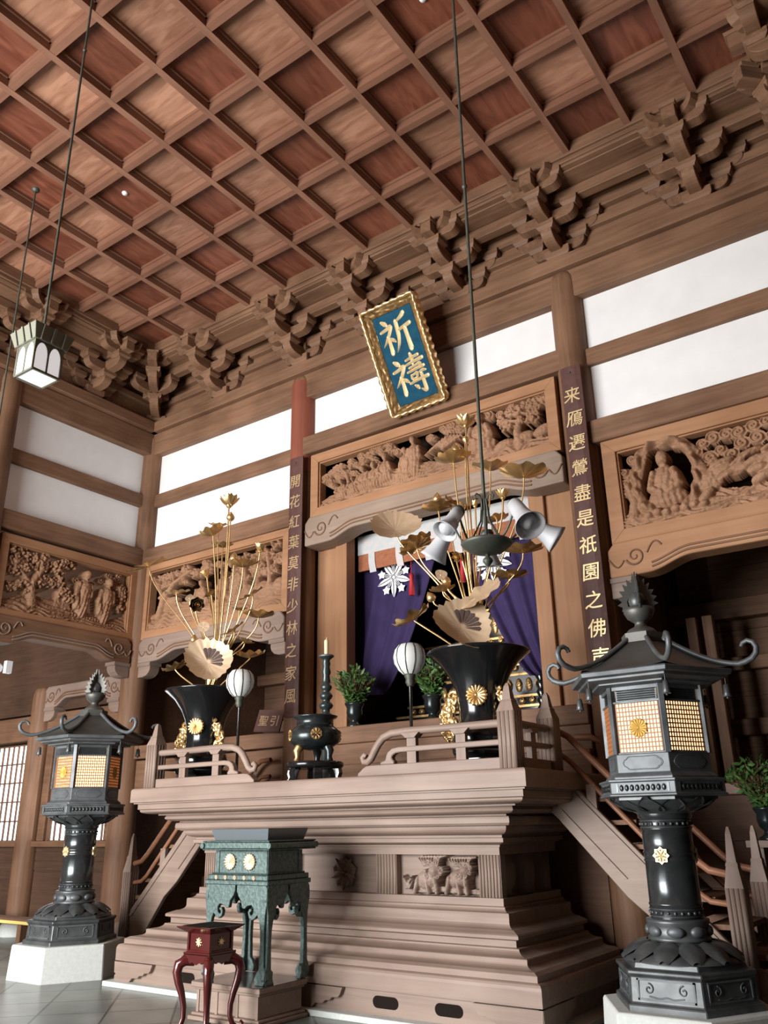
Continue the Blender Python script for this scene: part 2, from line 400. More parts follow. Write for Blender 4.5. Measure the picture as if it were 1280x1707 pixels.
# left aisle: back wall with two lattice windows, outer wall
ZW0, ZW1 = 1.42, 3.02
m = MB()
m.box(-5.5, -.2, .06, .16, 0, .95); m.box(-5.5, -.2, .06, .16, 3.55, 5.9)
for k in range(3): m.box(-5.5, -.2, .05, .06, .98+.14*k, 1.11+.14*k)
m.box(-5.5, -.2, .065, .16, .95, ZW0-.06)
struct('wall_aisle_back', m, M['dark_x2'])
m = MB(); m.box(-5.6, -5.5, YE, 4.5, 0, 5.9)
struct('wall_outer_left', m, M['dark_x'])
m = MB(); m.box(-5.5, -.2, -.02, .18, ZW1+.06, 3.5); m.box(-5.5, -.2, -.06, .16, ZW0-.09, ZW0-.0)
for x in (-.34,-2.1,-2.62): m.box(x-.09, x+.09, 0, .17, ZW0, ZW1+.1)
struct('trim_10', m, M['beam_x'], bevel=.01)
def window(idx, x0, x1):
    m = MB(); m.box(x0, x1, .12, .125, ZW0, ZW1)
    w = struct('window_%d' % idx, m, M['window'])
    m = MB(); n = max(3, int(round((x1-x0)/.16)))
    for i in range(n+1):
        x = x0+(x1-x0)*i/n; m.box(x-.008, x+.008, .085, .118, ZW0, ZW1)
    for j in range(6):
        z = ZW0+(ZW1-ZW0)*j/5; m.box(x0, x1, .09, .115, z-.011, z+.011)
    ob('lattice', m, M['dark_x'], w)
    m = MB()
    m.box(x0-.02, x0+.04, .06, .15, ZW0, ZW1); m.box(x1-.04, x1+.02, .06, .15, ZW0, ZW1)
    ob('window_frame', m, M['beam_z'], w)
window(1, -4.6, -2.72); window(2, -2.0, -.44)
m = MB(); m.box(.75, 1.5, 3.19, 3.2, 1.0, 1.55)
struct('window_3', m, M['window'])
# bench along the left aisle wall
t = thing('bench', 'low wooden bench with a yellow stripe below the left lattice windows', 'bench', (-1.9, -.75, 0))
m = MB(); m.box(-2.6, 1.2, -.16, .16, .30, .37); ob('seat', m, M['beam_x'], t, bevel=.006)
m = MB(); m.box(-2.6, 1.2, -.172, -.162, .31, .35); ob('stripe', m, M['yellow'], t, label='yellow stripe')
for x in (-2.2, -.6, .9):
    m = MB(); m.box(x-.05, x+.05, -.13, .13, 0, .30); ob('leg', m, M['beam_z'], t)
# ------------------------------------------------------------------ bracket complexes under the ceiling
def arm(L, h, t, rr=.5, back=0.0):
    # bracket arm along +x from -back to L, underside curving up at the end, thickness t in y
    p = [(-back, 0), (L*(1-rr), 0)]
    for k in range(1, 7):
        a = PI/2*k/6; p.append((L*(1-rr)+L*rr*math.sin(a)*1.0, h*.72*(1-math.cos(a))))
    p += [(L, h), (-back, h)]
    m = MB(); m.prism(p, 'y', -t/2, t/2); return m
def arm2(L, h, t, rr=.3):
    p = []
    for k in range(0, 7):
        a = PI/2*(1-k/6); p.append((-L+L*rr*(1-math.sin(a)), h*.72*(1-math.cos(a))))
    p += [(L*(1-rr), 0)]
    for k in range(1, 7):
        a = PI/2*k/6; p.append((L*(1-rr)+L*rr*math.sin(a), h*.72*(1-math.cos(a))))
    p += [(L, h), (-L, h)]
    m = MB(); m.prism(p, 'y', -t/2, t/2); return m
def block(w, h):
    m = MB(); m.frus(0, 0, 0, h*.4, w*.36, w*.36, w*.5, w*.5); m.box(-w*.5, w*.5, -w*.5, w*.5, h*.4, h); return m
def nose():
    # upturned carved nose, profile along +x
    p = [(0,0),(.16,-.01),(.26,.03),(.31,.1),(.33,.19),(.29,.22),(.25,.16),(.19,.125),(.1,.13),(0,.16)]
    m = MB(); m.prism(p, 'y', -.045, .045); return m
Z0 = ZDW
A_W = .15
def cluster_parts(diag=False):
    k = 1.41 if diag else 1.0
    P = {}
    fw = RZ(-PI/2)                                   # +x -> -y (out of the wall)
    m = MB(); m.frus(0, 0, 0, .07, .11, .11, .17, .17); m.box(-.17, .17, -.17, .17, .07, .17); P['bearing_block'] = [m]
    arms = []; bl = []; ns = []
    # wall arms
    if not diag:
        a = arm2(.36, .15, A_W); a.xf(T(0,-.02,.12)); arms.append(a)
        a = arm2(.56, .15, A_W); a.xf(T(0,-.02,.34)); arms.append(a)
        for x in (-.3, 0, .3): bl.append(block(.23, .12).xf(T(x,-.02,.255)))
        for x in (-.5, .5): bl.append(block(.23, .12).xf(T(x,-.02,.475)))
    f = arm(.47*k, .18, .15, .42, .1).xf(fw @ T(0,0,.12)); arms.append(f)
    f = arm(.82*k, .18, .15, .25, .1).xf(fw @ T(0,0,.36)); arms.append(f)
    bl.append(block(.24, .11).xf(T(0,-.38*k,.265))); bl.append(block(.24, .11).xf(T(0,-.73*k,.505)))
    if not diag:
        a = arm2(.40, .15, A_W).xf(T(0,-.38,.36)); arms.append(a)
        a = arm2(.36, .13, A_W).xf(T(0,-.73,.60)); arms.append(a)
        for x in (-.34, .34): bl.append(block(.22, .11).xf(T(x,-.38,.495))); 
        for x in (-.3, .3): bl.append(block(.2, .1).xf(T(x,-.73,.715)))
    else:
        for s in (RZ(R(45)), RZ(R(-45))):
            a = arm(.5, .15, A_W, .35, .25).xf(T(0,-.38*k,.36) @ s @ RZ(-PI/2)); arms.append(a)
            bl.append(block(.2, .1).xf(T(0,-.38*k,.5) @ s @ T(0,-.4,0)))
    f = arm(.96*k, .15, .14, .16, .1).xf(fw @ T(0,0,.6)); arms.append(f)
    q = MB(); q.box(-.075,.075,-.98*k,-.80*k,.60,.76); q.frus(0,-.9*k,.76,.80,.09,.10,.10,.11); ns.append(q)
    for s in (1, -1): ns.append(nose().xf(T(s*.05,-.74*k,.70) @ RZ(-PI/2+s*R(62)) @ Matrix.Diagonal((.85,1.6,.8,1))))
    return m, arms, bl, ns
def make_cluster(label, group, diag=False):
    t = thing('bracket_complex', label, 'bracket', (0,0,0), 0, group)
    d, arms, bl, ns = cluster_parts(diag)
    ob('bearing_block', d, M['beam_x'], t, bevel=.006)
    for a in arms: ob('bracket_arm', a, M['beam_y'], t, bevel=.006)
    for b in bl: ob('small_block', b, M['beam_x'], t)
    for n in ns: ob('carved_nose', n, M['frame_y'] if False else M['beam_y'], t)
    return t
GB = 'bracket complexes along the top of the walls'
cl = [(0.96, None)]
first = make_cluster('timber bracket complex on the back wall, next to the corner one', GB); first.location = (1.78, 0, Z0)
for x, lb in ((3.55,'timber bracket complex standing directly above the red stained pillar'),(5.02,'timber bracket complex on the back wall half hidden by the gold framed plaque'),
              (6.48,'timber bracket complex on the back wall just right of the gold framed plaque'),(7.95,'timber bracket complex directly above the grey pillar right of the plaque'),
              (9.73,'rightmost full timber bracket complex, above the bright white panels at right')):
    dup(first, (x, 0, Z0), 0, lb)
for y, lb in ((-1.43,'timber bracket complex over the middle of the left white panels'),(-2.86,'timber bracket complex behind the hanging lantern at the left edge')):
    dup(first, (0, y, Z0), R(90), lb)
c = make_cluster('diagonal timber bracket complex in the corner of the room', None, True); c.location = (.03, -.03, Z0); c.rotation_euler = (0,0,R(45))
# long purlins that tie the brackets together, stepping out to the ceiling edge
def purlin(y0, y1, z0, z1): 
    return [(y0, y1, z0, z1)]
steps = [(-.10,.05,Z0+.58,Z0+.72), (-.45,-.31,Z0+.60,Z0+.75), (-.36,-.02,Z0+.73,Z0+.75), (-.80,-.66,Z0+.78,ZC+.05), (-.72,-.40,Z0+.76,Z0+.78), (-.86,-.74,ZC-.03,ZC+.2), (-.83,-.70,ZC-.09,ZC-.031), (-.08,.04,Z0+.34,Z0+.46)]
m = MB()
for y0, y1, z0, z1 in steps: m.box(-y1 if y1 < 0 else 0, XE, y0, y1, z0, z1)
struct('trim_11', m, M['beam_x'], bevel=.008)
m = MB()
for y0, y1, z0, z1 in steps: m.box(-y1, -y0, -11, y1 if y1 < 0 else 0, z0, z1)
struct('trim_12', m, M['beam_y'], bevel=.008)

m = MB()
for y0, y1, z0, z1 in steps: m.box(11.5+y0, 11.5+y1, -11, y1 if y1 < 0 else 0, z0, z1)
m.box(11.38, 11.6, -11, 0, ZA0, ZA1); m.box(11.3, 11.6, -11, 0, ZA1+.006, ZDW)
struct('trim_17', m, M['beam_y'], bevel=.008)
dup(c, (11.47, -.03, Z0), R(-45), 'diagonal bracket complex at the very top right corner of the photo')
dup(first, (11.5, -1.43, Z0), R(-90), 'bracket complex on the right wall, a sliver at the top right corner')
# ------------------------------------------------------------------ rainbow beams with carved swirls
def spiral(cx, cz, r, turns=1.6, d=1, a0=0.0, y=0.0, n=30):
    return [(cx+r*(1-.85*k/n)*math.cos(a0+d*2*PI*turns*k/n), y, cz+r*(1-.85*k/n)*math.sin(a0+d*2*PI*turns*k/n)) for k in range(n+1)]
def rainbow(name_loc, L, H, label, mat, mat2, rz=0.0, th=.13, arch=.12, base=.0, mir=True):
    # local x along the beam 0..L, z 0..H, front face at y=-th
    t = thing('rainbow_beam', label, 'beam', name_loc, rz)
    p = [(0, 0)]
    a = min(.55, L*.18)
    p += [(a*.75, 0.0)]
    for k in range(1, 9):
        s = k/8; p.append((a*.75+s*a*.9, arch*(1-math.cos(PI*s))/2))
    for k in range(7, -1, -1):
        s = k/8; p.append((L-(a*.75+s*a*.9), arch*(1-math.cos(PI*s))/2))
    p += [(L, 0), (L, H*.78), (L-.08, H), (.08, H), (0, H*.78)]
    m = MB(); m.prism(p, 'y', -th, th); ob('beam', m, mat, t, bevel=.02, seg=2)
    m = MB(); y = -th-.004
    for s in (0, 1):
        q = []
        fx = (lambda x: x) if s == 0 else (lambda x: L-x)
        r = H*.27; cx = a*.55; cz = H*.52
        sp = spiral(cx, cz, r, 1.5, 1, R(200)); q = [(fx(x), y, z) for x, _, z in sp]
        m.tube(q, [.013*(1-.5*i/len(q)) for i in range(len(q))], 6)
        tail = [(fx(cx-r*.94-.02*k*0+.03*k-.06*math.sin(k*.8)*0), y, cz-r*.34-(.02*k)+.0) for k in range(1)]
        c2 = [(cx+r*1.25+.3*u*a, cz+r*.1+H*.28*math.sin(u*2.6)) for u in [i/10 for i in range(11)]]
        m.tube([(fx(x), y, z) for x, z in c2], .010, 6)
        c3 = [(a*.02+.3*a*u, cz-.25*H*math.sin(u*PI*.9)) for u in [i/10 for i in range(11)]]
        m.tube([(fx(x), y, z) for x, z in c3], .010, 6)
        # flowing lines that follow the arched underside
    for q in (.16, .30):
        pts = [(x, y, z+H*q*.8) for x, z in p[2:18]]
        m.tube(pts, .012, 6)
    ob('carved_swirl', m, mat2, t)
    return t
rainbow((.2, 0, 4.08), 3.15, .40, 'carved rainbow beam of the bay left of the left inscription board', M['altar_x'], M['beam_x'])
rainbow((3.75, -.02, 5.33), 4.0, .43, 'long carved rainbow beam over the purple curtains', M['beam_pale'] if 'beam_pale' in M else M['altar_x'], M['beam_x'], th=.16)
rainbow((8.15, 0, 4.08), 3.15, .40, 'carved rainbow beam of the right bay behind the right bronze lantern', M['frame_x'], M['beam_x'])
rainbow((0, -2.66, 4.08), 2.45, .40, 'carved rainbow beam on the left wall below the transom with two standing figures', M['beam_x'], M['altar_x'], rz=R(90), th=.13)
rainbow((-2.3, 0.0, 3.58), 2.15, .38, 'small arched rainbow beam between the corner pillar and the window pillar', M['altar_x'], M['beam_x'], th=.1, arch=.14)
# bracket feet below the beam ends
def foot(x, y, z, s, label, rz=0.0, mat=None):
    t = thing('beam_corbel', label, 'corbel', (x, y, z), rz)
    m = MB(); m.prism([(0,0),(.12,.0),(.2,-.05*0+.02),(.26,.07),(.28,.12),(.28,.22),(0,.22)], 'y', -.1, .1)
    if s < 0: m.v = [(-a, b, c) for a, b, c in m.v]
    ob('corbel', m, mat or M['altar_x'], t, bevel=.006)
    m = MB(); m.box(min(0, s*.3), max(0, s*.3), -.12, .12, .17, .225); ob('cap', m, mat or M['altar_x'], t)
for x, s, lb in ((.2,1,'wooden corbel right of the corner pillar under the beam end'),(3.36,-1,'wooden corbel left of the left inscription board under the beam end'),
                 (8.14,1,'wooden corbel behind the flame finial of the right bronze lantern')):
    foot(x, 0, 3.855, s, lb)
foot(0, -.2, 3.855, 1, 'wooden corbel on the left wall side of the corner pillar', R(-90))
foot(-.2, 0, 3.36, -1, 'small corbel under the arched beam at the corner pillar')
foot(-2.24, 0, 3.36, 1, 'small corbel under the arched beam at the window pillar')
# ------------------------------------------------------------------ pierced relief carving
def vnoise(U, V, s, seed):
    rg = np.random.RandomState(seed); L = rg.rand(96, 96)
    x = U*s; y = V*s; xi = np.floor(x).astype(int); yi = np.floor(y).astype(int)
    fx = x-xi; fy = y-yi; fx = fx*fx*(3-2*fx); fy = fy*fy*(3-2*fy)
    g = lambda a, b: L[a % 96, b % 96]
    return (g(xi,yi)*(1-fx)+g(xi+1,yi)*fx)*(1-fy)+(g(xi,yi+1)*(1-fx)+g(xi+1,yi+1)*fx)*fy
class Rel:
    def __init__(s, W, H, res):
        s.W, s.H = W, H
        nx = int(W/res)+1; nz = int(H/res)+1
        s.U, s.V = np.meshgrid(np.linspace(0, W, nx), np.linspace(0, H, nz))
        s.h = np.full(s.U.shape, -1.0)
    def put(s, h, mask): s.h = np.where(mask, np.maximum(s.h, h), s.h)
    def E(s, cx, cz, rx, rz, h, base=0.0, ang=0.0):
        du = s.U-cx; dv = s.V-cz; c, n = math.cos(ang), math.sin(ang)
        d2 = ((du*c+dv*n)/rx)**2+((-du*n+dv*c)/rz)**2
        s.put(base+h*np.sqrt(np.maximum(0, 1-d2)), d2 < 1)
    def cloud(s, cx, cz, r, h=.045, base=.02, hand=1, turns=1.6):
        du = s.U-cx; dv = (s.V-cz)*1.15; d = np.sqrt(du*du+dv*dv)/r; th = np.arctan2(dv, du)*hand
        s.put(base+h*np.sqrt(np.maximum(0, 1-d*d))*.7+.012*np.cos(2*PI*d*turns*1.3-th), d < 1)
    def path(s, pts, r0, r1, h, base=0.0):
        for i in range(len(pts)-1):
            a, b = pts[i], pts[i+1]; L2 = (b[0]-a[0])**2+(b[1]-a[1])**2+1e-9
            t = np.clip(((s.U-a[0])*(b[0]-a[0])+(s.V-a[1])*(b[1]-a[1]))/L2, 0, 1)
            d = np.hypot(s.U-a[0]-t*(b[0]-a[0]), s.V-a[1]-t*(b[1]-a[1]))
            f = (i+t)/(len(pts)-1); r = r0+(r1-r0)*f; q = d/r
            s.put(base+h*np.sqrt(np.maximum(0, 1-q*q)), q < 1)
    def foliage(s, cx, cz, rx, rz, h, n, seed, lr=.035, base=.02):
        rg = random.Random(seed)
        s.E(cx, cz, rx*.8, rz*.8, h*.35, base)
        for k in range(n):
            a = rg.random()*2*PI; q = math.sqrt(rg.random()); x = cx+rx*q*math.cos(a); z = cz+rz*q*math.sin(a)
            r = lr*(.7+.6*rg.random()); s.E(x, z, r, r*.8, h*.5, base+h*(.25+.45*(1-q))*rg.random()+.01, rg.random()*3)
    def robe(s, cx, cz, w, hh, depth, base=.03, stand=False, lean=0.0, seed=0):
        # a robed figure: skirt, torso with sleeves, folds, head
        if stand:
            s.E(cx, cz+hh*.30, w*.34, hh*.36, depth*.8, base); s.E(cx+lean*.3, cz+hh*.55, w*.36, hh*.24, depth, base)
            s.path([(cx-w*.3+lean*.2, cz+hh*.66), (cx-w*.42, cz+hh*.42), (cx-w*.3, cz+hh*.2)], w*.15, w*.2, depth*.7, base)
            s.path([(cx+w*.3+lean*.2, cz+hh*.66), (cx+w*.34, cz+hh*.45), (cx+w*.12, cz+hh*.42)], w*.14, w*.17, depth*.8, base)
        else:
            s.E(cx, cz+hh*.16, w*.55, hh*.2, depth, base); s.E(cx, cz+hh*.42, w*.36, hh*.34, depth*1.0, base+.005)
            s.path([(cx-w*.28, cz+hh*.6), (cx-w*.4, cz+hh*.35), (cx-w*.1, cz+hh*.24)], w*.13, w*.15, depth*1.1, base)
            s.path([(cx+w*.28, cz+hh*.6), (cx+w*.4, cz+hh*.35), (cx+w*.1, cz+hh*.24)], w*.13, w*.15, depth*1.1, base)
        m = (np.abs(s.U-cx) < w*.6) & (s.V > cz-.02) & (s.V < cz+hh*.78) & (s.h > base)
        fold = .007*np.sin((s.U-cx)*2*PI/(w*.16)+6*np.sin((s.V-cz)/hh*3+seed))*np.clip((cz+hh*.8-s.V)/hh, 0, 1)
        s.h = np.where(m, s.h+fold, s.h)
        r = hh*(.095 if stand else .135)
        s.E(cx+lean, cz+hh*.86, r*.85, r*1.15, depth*.8, base+.02); s.E(cx+lean, cz+hh*.74, r*.6, r*.6, depth*.6, base+.01)
    def ground(s, z0, amp, seed, h=.06, base=.015):
        top = z0+amp*(vnoise(s.U, s.U*0, 2.2, seed)-.5)*2
        k = np.clip((top-s.V)/max(z0, .01), 0, 1)
        s.put(base+h*np.sqrt(k)+.01*np.sin(s.V*90+8*vnoise(s.U, s.V, 5, seed+1)*2), s.V < top)
    def build(s, y0, rough=.012, seed=5, cut=-.5):
        h = np.where(s.h > cut, s.h*1.5-.02, s.h); solid = s.h > cut
        h = np.where(solid, h+rough*(vnoise(s.U, s.V, 38, seed)-.5)+rough*.6*(vnoise(s.U, s.V, 80, seed+3)-.5), h)
        # edge of the pierced holes drops back, so every piece has thickness
        pad = np.pad(solid, 1, constant_values=True)
        er = solid & pad[:-2,1:-1] & pad[2:,1:-1] & pad[1:-1,:-2] & pad[1:-1,2:]
        h = np.where(solid & ~er, -.09, h)
        nz, nx = h.shape
        idx = -np.ones(h.shape, int); vs = []
        ii = np.argwhere(solid)
        for n, (k, i) in enumerate(ii): idx[k, i] = n
        vs = [(s.U[k, i], y0-h[k, i], s.V[k, i]) for k, i in ii]
        A, B, C, D = idx[:-1,:-1], idx[:-1,1:], idx[1:,1:], idx[1:,:-1]
        ok = (A >= 0) & (B >= 0) & (C >= 0) & (D >= 0)
        m = MB(); m.add(vs, np.stack([A[ok], B[ok], C[ok], D[ok]], 1).tolist(), True)
        return m
def frame_mb(W, H, b, y0, y1):
    # mitred frame round an opening W x H whose lower left is (0,0); border b
    m = MB()
    def mitre(p): m.prism(p, 'y', y0, y1)
    mitre([(-b,-b),(W+b,-b),(W,0),(0,0)]); mitre([(-b,H+b),(0,H),(W,H),(W+b,H+b)])
    mitre([(-b,-b),(0,0),(0,H),(-b,H+b)]); mitre([(W+b,-b),(W+b,H+b),(W,H),(W,0)])
    # inner lip
    for p in ([(0,0),(W,0),(W-.02,.02),(.02,.02)], [(0,H),(.02,H-.02),(W-.02,H-.02),(W,H)], [(0,0),(.02,.02),(.02,H-.02),(0,H)], [(W,0),(W,H),(W-.02,H-.02),(W-.02,.02)]):
        m.prism(p, 'y', y0+.03, y1)
    return m
def transom(loc, W, H, b, rel, label, rz=0.0):
    t = thing('carved_transom', label, 'carved panel', loc, rz)
    ob('frame', frame_mb(W, H, b, -.09, .08), M['frame_x'], t, bevel=.004)
    ob('relief', rel.build(.03), M['carved'], t)
    return t
# right bay: a seated monk in a cave, clouds, rocks and water
W, H = 2.95, .94
r = Rel(W, H, .0075); rg = random.Random(3)
du = (r.U-.52); dv = (r.V-.50); dd = np.sqrt((du/.30)**2+(dv/.40)**2)
r.put(.05+.06*np.exp(-((dd-1.12)/.16)**2)+.02*np.sin(12*np.arctan2(dv, du)+9*dd), (dd > .93) & (dd < 1.38) & (r.V > .12))
r.put(-.04+0*r.U, (dd < .96) & (du < .0) & (du > -.16) & (dv < .2))
r.robe(.50, .17, .40, .66, .085, .02, seed=1)
r.ground(.17, .05, 4, .07); r.ground(.25, .1, 9, .03)
for k in range(7): r.E(.28+.1*k, .10+.02*(k % 2), .06, .05, .06, .05, .4)
for x, z, q in ((.85,.72,.09),(.95,.80,.08),(1.06,.84,.085),(1.2,.84,.08),(1.33,.83,.09),(1.48,.86,.085),(1.62,.87,.08),(1.0,.62,.09),(1.12,.68,.07),(1.22,.6,.085),(1.34,.7,.085),(.66,.87,.06),(.3,.85,.07),(.16,.82,.07),(.05,.68,.075),(.06,.55,.07),(.15,.60,.07),(.05,.43,.06),(1.75,.82,.09),(1.9,.86,.09),(2.05,.82,.1),(2.2,.87,.09),(2.35,.83,.1),(2.55,.85,.1),(2.75,.82,.1),(1.5,.72,.09),(1.66,.7,.08),(2.5,.65,.1),(2.7,.6,.1)):
    r.cloud(x, z, q*1.12, hand=rg.choice((1,-1)))
for x, z, a, b_ in ((.95,.36,.2,.13),(1.1,.46,.15,.1),(.88,.5,.1,.12),(1.25,.42,.14,.09),(1.5,.46,.2,.07),(1.75,.55,.22,.06),(1.4,.56,.16,.05),(1.65,.38,.2,.08),(1.95,.46,.2,.1),(2.3,.45,.25,.15),(2.7,.35,.25,.2)):
    r.E(x, z, a, b_, .07, .02, .25)
for k in range(26):
    x = .9+2.0*rg.random(); z = .15+.45*rg.random(); r.E(x, z, .07+.08*rg.random(), .025+.03*rg.random(), .05, .05, .2+.5*rg.random())
r.path([(.1,.1),(.14,.3),(.08,.5)], .08, .05, .07, .02); r.path([(.22,.2),(.2,.5),(.3,.78)], .05, .05, .05, .03)
transom((8.36, 0, 4.63), W, H, .16, r, 'carved panel of a seated monk in a cave, right of the right inscription board')
# centre bay
W, H = 3.65, .72
r = Rel(W, H, .0075); rg = random.Random(8)
r.ground(.13, .05, 21, .07); r.ground(.2, .1, 22, .05)
for x, z, w_, h_ in ((.42,.05,.24,.30),(.62,.06,.22,.28),(.98,.08,.28,.40),(1.18,.12,.26,.44),(.80,.10,.24,.36)): r.robe(x, z, w_, h_, .07, .03, seed=x*9)
r.robe(1.66, .08, .28, .62, .08, .03, True, .0, 3); r.robe(1.50, .08, .22, .5, .06, .02, True, .0, 2)
r.robe(2.70, .16, .40, .54, .085, .03, seed=4)
for k in range(9): r.path([(2.15,.32),(2.05+.05*k,.52-.02*abs(k-4)),(1.85+.085*k,.38-.015*abs(k-4))], .03, .012, .05, .04+.004*k)
for k in range(46):
    x = .05+1.45*rg.random(); z = .28+.22*x/1.4+.26*rg.random(); 
    if z < .70: r.cloud(x, z, .055+.03*rg.random(), .045, .02, rg.choice((1,-1)))
for k in range(22): r.cloud(1.75+1.9*rg.random(), .56+.13*rg.random(), .06+.03*rg.random(), .045, .02, rg.choice((1,-1)))
r.path([(3.24,.1),(3.22,.28),(3.28,.45)], .08, .05, .07, .03)
for x, z in ((3.05,.5),(3.25,.56),(3.45,.52),(3.12,.40),(3.42,.40),(3.5,.62)): r.foliage(x, z, .14, .07, .07, 26, int(x*100), .03)
for k in range(5): r.E(2.45+.28*k, .1+.03*k, .16, .08, .07, .02, .25)
r.path([(.55,.2),(.5,.42),(.42,.5)], .04, .03, .05, .03); r.path([(3.3,.4),(3.1,.46),(3.0,.42)], .03, .02, .05, .04)
transom((3.93, -.02, 5.91), W, H, .14, r, 'long carved panel of monks and clouds below the hanging plaque')
# left bay of the back wall
W, H = 2.98, 1.02
r = Rel(W, H, .008); rg = random.Random(14)
r.ground(.25, .08, 31, .07); r.ground(.36, .12, 33, .03)
r.path([(.25,.2),(.35,.5),(.6,.72),(1.0,.86)], .07, .03, .07, .03); r.path([(.35,.5),(.2,.75),(.1,.9)], .05, .03, .06, .03); r.path([(.6,.72),(.55,.9)], .04, .02, .06, .03)
for k in range(12): r.foliage(.12+1.1*rg.random(), .68+.26*rg.random(), .12, .06, .06, 14, 60+k, .028)
m_ = (r.U > .35) & (r.U < .62) & (r.V > .3) & (r.V < .52); r.put(.05+0*r.U, m_); r.path([(.28,.52),(.48,.62),(.7,.52)], .035, .035, .05, .05)
r.robe(1.25, .25, .3, .42, .07, .03, seed=3); r.robe(1.72, .22, .26, .55, .07, .03, True, 0, 5); r.robe(2.0, .22, .26, .52, .07, .03, True, 0, 6)
for x in (2.2, 2.45, 2.7): r.path([(x,.2),(x+.02,.5),(x-.03,.8)], .06, .04, .07, .03)
for k in range(26): r.foliage(1.9+1.05*rg.random(), .52+.44*rg.random(), .12, .08, .07, 18, 90+k, .028)
for k in range(9): r.cloud(1.0+.9*rg.random(), .8+.17*rg.random(), .08, .045, .02)
for k in range(6): r.E(2.1+.16*k, .24+.05*(k % 2), .13, .14, .08, .03)
transom((.27, 0, 4.60), W, H, .13, r, 'carved panel of trees and figures behind the left gold lotus arrangement')
# left wall
W, H = 2.2, .98
r = Rel(W, H, .008); rg = random.Random(24)
r.ground(.18, .06, 41, .07); r.ground(.24, .1, 43, .04)
r.path([(.5,.15),(.45,.45),(.6,.7)], .09, .05, .07, .02); r.path([(.45,.45),(.25,.62)], .06, .03, .06, .02)
for k in range(40): r.foliage(.06+1.12*rg.random(), .30+.6*rg.random(), .11, .07, .07, 16, 140+k, .03)
m_ = (r.U > .88) & (r.U < 1.16) & (r.V > .2) & (r.V < .46); r.put(.05+0*r.U, m_)
r.robe(1.36, .12, .34, .78, .085, .03, True, .02, 3); r.robe(1.78, .10, .34, .76, .085, .03, True, .02, 8)
for k in range(16): r.cloud(1.1+1.0*rg.random(), .66+.28*rg.random(), .07, .045, .015, rg.choice((1,-1)))
for k in range(6): r.foliage(2.05+.1*rg.random(), .3+.5*rg.random(), .09, .08, .06, 12, 190+k, .03)
transom((0, -2.5, 4.57), W, H, .13, r, 'carved panel of two standing robed figures on the left wall', R(90))
# solid boards filling the gaps around the transoms behind the frames
m = MB()
m.box(3.55, 3.82, .09, .12, 5.7, 6.9); m.box(7.68, 7.95, .09, .12, 5.7, 6.9)
struct('trim_13', m, M['beam_x'])

# ------------------------------------------------------------------ chrysanthemum crest (flat disc of petals, facing -y)
def crest_mb(R0, n=16, th=.012, y=0.0):
    m = MB(); seg = 5
    for k in range(n):
        a = 2*PI*k/n; w0 = R0*.05; w1 = R0*.155
        prof = []
        for i in range(seg+1):
            t = i/seg; prof.append((R0*(.14+.70*t), w0+(w1-w0)*t))
        tip = [(R0*(.84+.16*math.sin(PI/2*i/3)), w1*math.cos(PI/2*i/3)) for i in range(1, 4)]
        up = prof+tip
        L = [(r_, w_) for r_, w_ in up]; Rr = [(r_, -w_) for r_, w_ in up]
        mid = [(r_, 0) for r_, w_ in up]
        ca, sa = math.cos(a), math.sin(a)
        def P(p, yy): return (p[0]*ca-p[1]*sa, yy, p[0]*sa+p[1]*ca)
        N = len(up)
        vs = [P(p, y) for p in L]+[P(p, y-th) for p in mid]+[P(p, y) for p in Rr]
        fs = []
        for i in range(N-1): fs += [(i, i+1, N+i+1, N+i), (N+i, N+i+1, 2*N+i+1, 2*N+i)]
        m.add(vs, fs, True)
    m.ball((0, y-th*.4, 0), R0*.17, th*.9, R0*.17, 12, 6)
    d = MB(); d.prism([(R0*.5*math.cos(2*PI*i/32), R0*.5*math.sin(2*PI*i/32)) for i in range(32)], 'y', y+.004, y-.001)
    return m.merge(d)

# ------------------------------------------------------------------ writing
_fc = {}
def glyph(ch):
    if ch not in _fc:
        c = bpy.data.curves.new('t', 'FONT'); c.body = ch; c.align_x = 'CENTER'; c.extrude = .02; c.resolution_u = 3; c.offset = .006
        o = bpy.data.objects.new('t', c); COL.objects.link(o)
        dg = bpy.context.evaluated_depsgraph_get(); dg.update()
        me = bpy.data.meshes.new_from_object(o.evaluated_get(dg))
        m = MB(); vs = [tuple(v.co) for v in me.vertices]
        xs = [v[0] for v in vs]; ys = [v[1] for v in vs]; cx = (min(xs)+max(xs))/2; cy = (min(ys)+max(ys))/2
        m.add([(x-cx, -z, y-cy) for x, y, z in vs], [tuple(p.vertices) for p in me.polygons])
        bpy.data.objects.remove(o); bpy.data.meshes.remove(me); bpy.data.curves.remove(c)
        _fc[ch] = m
    return _fc[ch]
def column(text, size, pitch, z0, y, skew=.0):
    m = MB()
    for k, ch in enumerate(text):
        S = Matrix.Diagonal((size, .25*size, size, 1)); S[0][2] = skew*size
        m.merge(glyph(ch), T(0, y, z0-k*pitch) @ S)
    return m
def inscription(x, z0, z1, text, label, mat, y=-.225):
    t = thing('inscription_board', label, 'inscription board', (x, y, z0))
    w = .125; Hh = z1-z0
    m = MB(); m.prism([(-w,-.01),(-w*.5,-.025),(w*.5,-.025),(w,-.01),(w,.008),(-w,.008)], 'z', 0, Hh); ob('board', m, M['board'], t)
    p = (Hh-.35)/len(text)
    for k, ch in enumerate(text): ob('character', column(ch, p*.68, p, Hh-.25-p*.45-k*p, -.028, .10), mat, t)
    m = MB(); m.ball((0, -.03, Hh-.09), .012); ob('nail', m, M['iron'], t)
inscription(3.62, 2.95, 6.74, '開花紅葉莫非少林之家風', 'tall dark inscription board on the left pillar, starting with the character for open', M['gold_flat'])
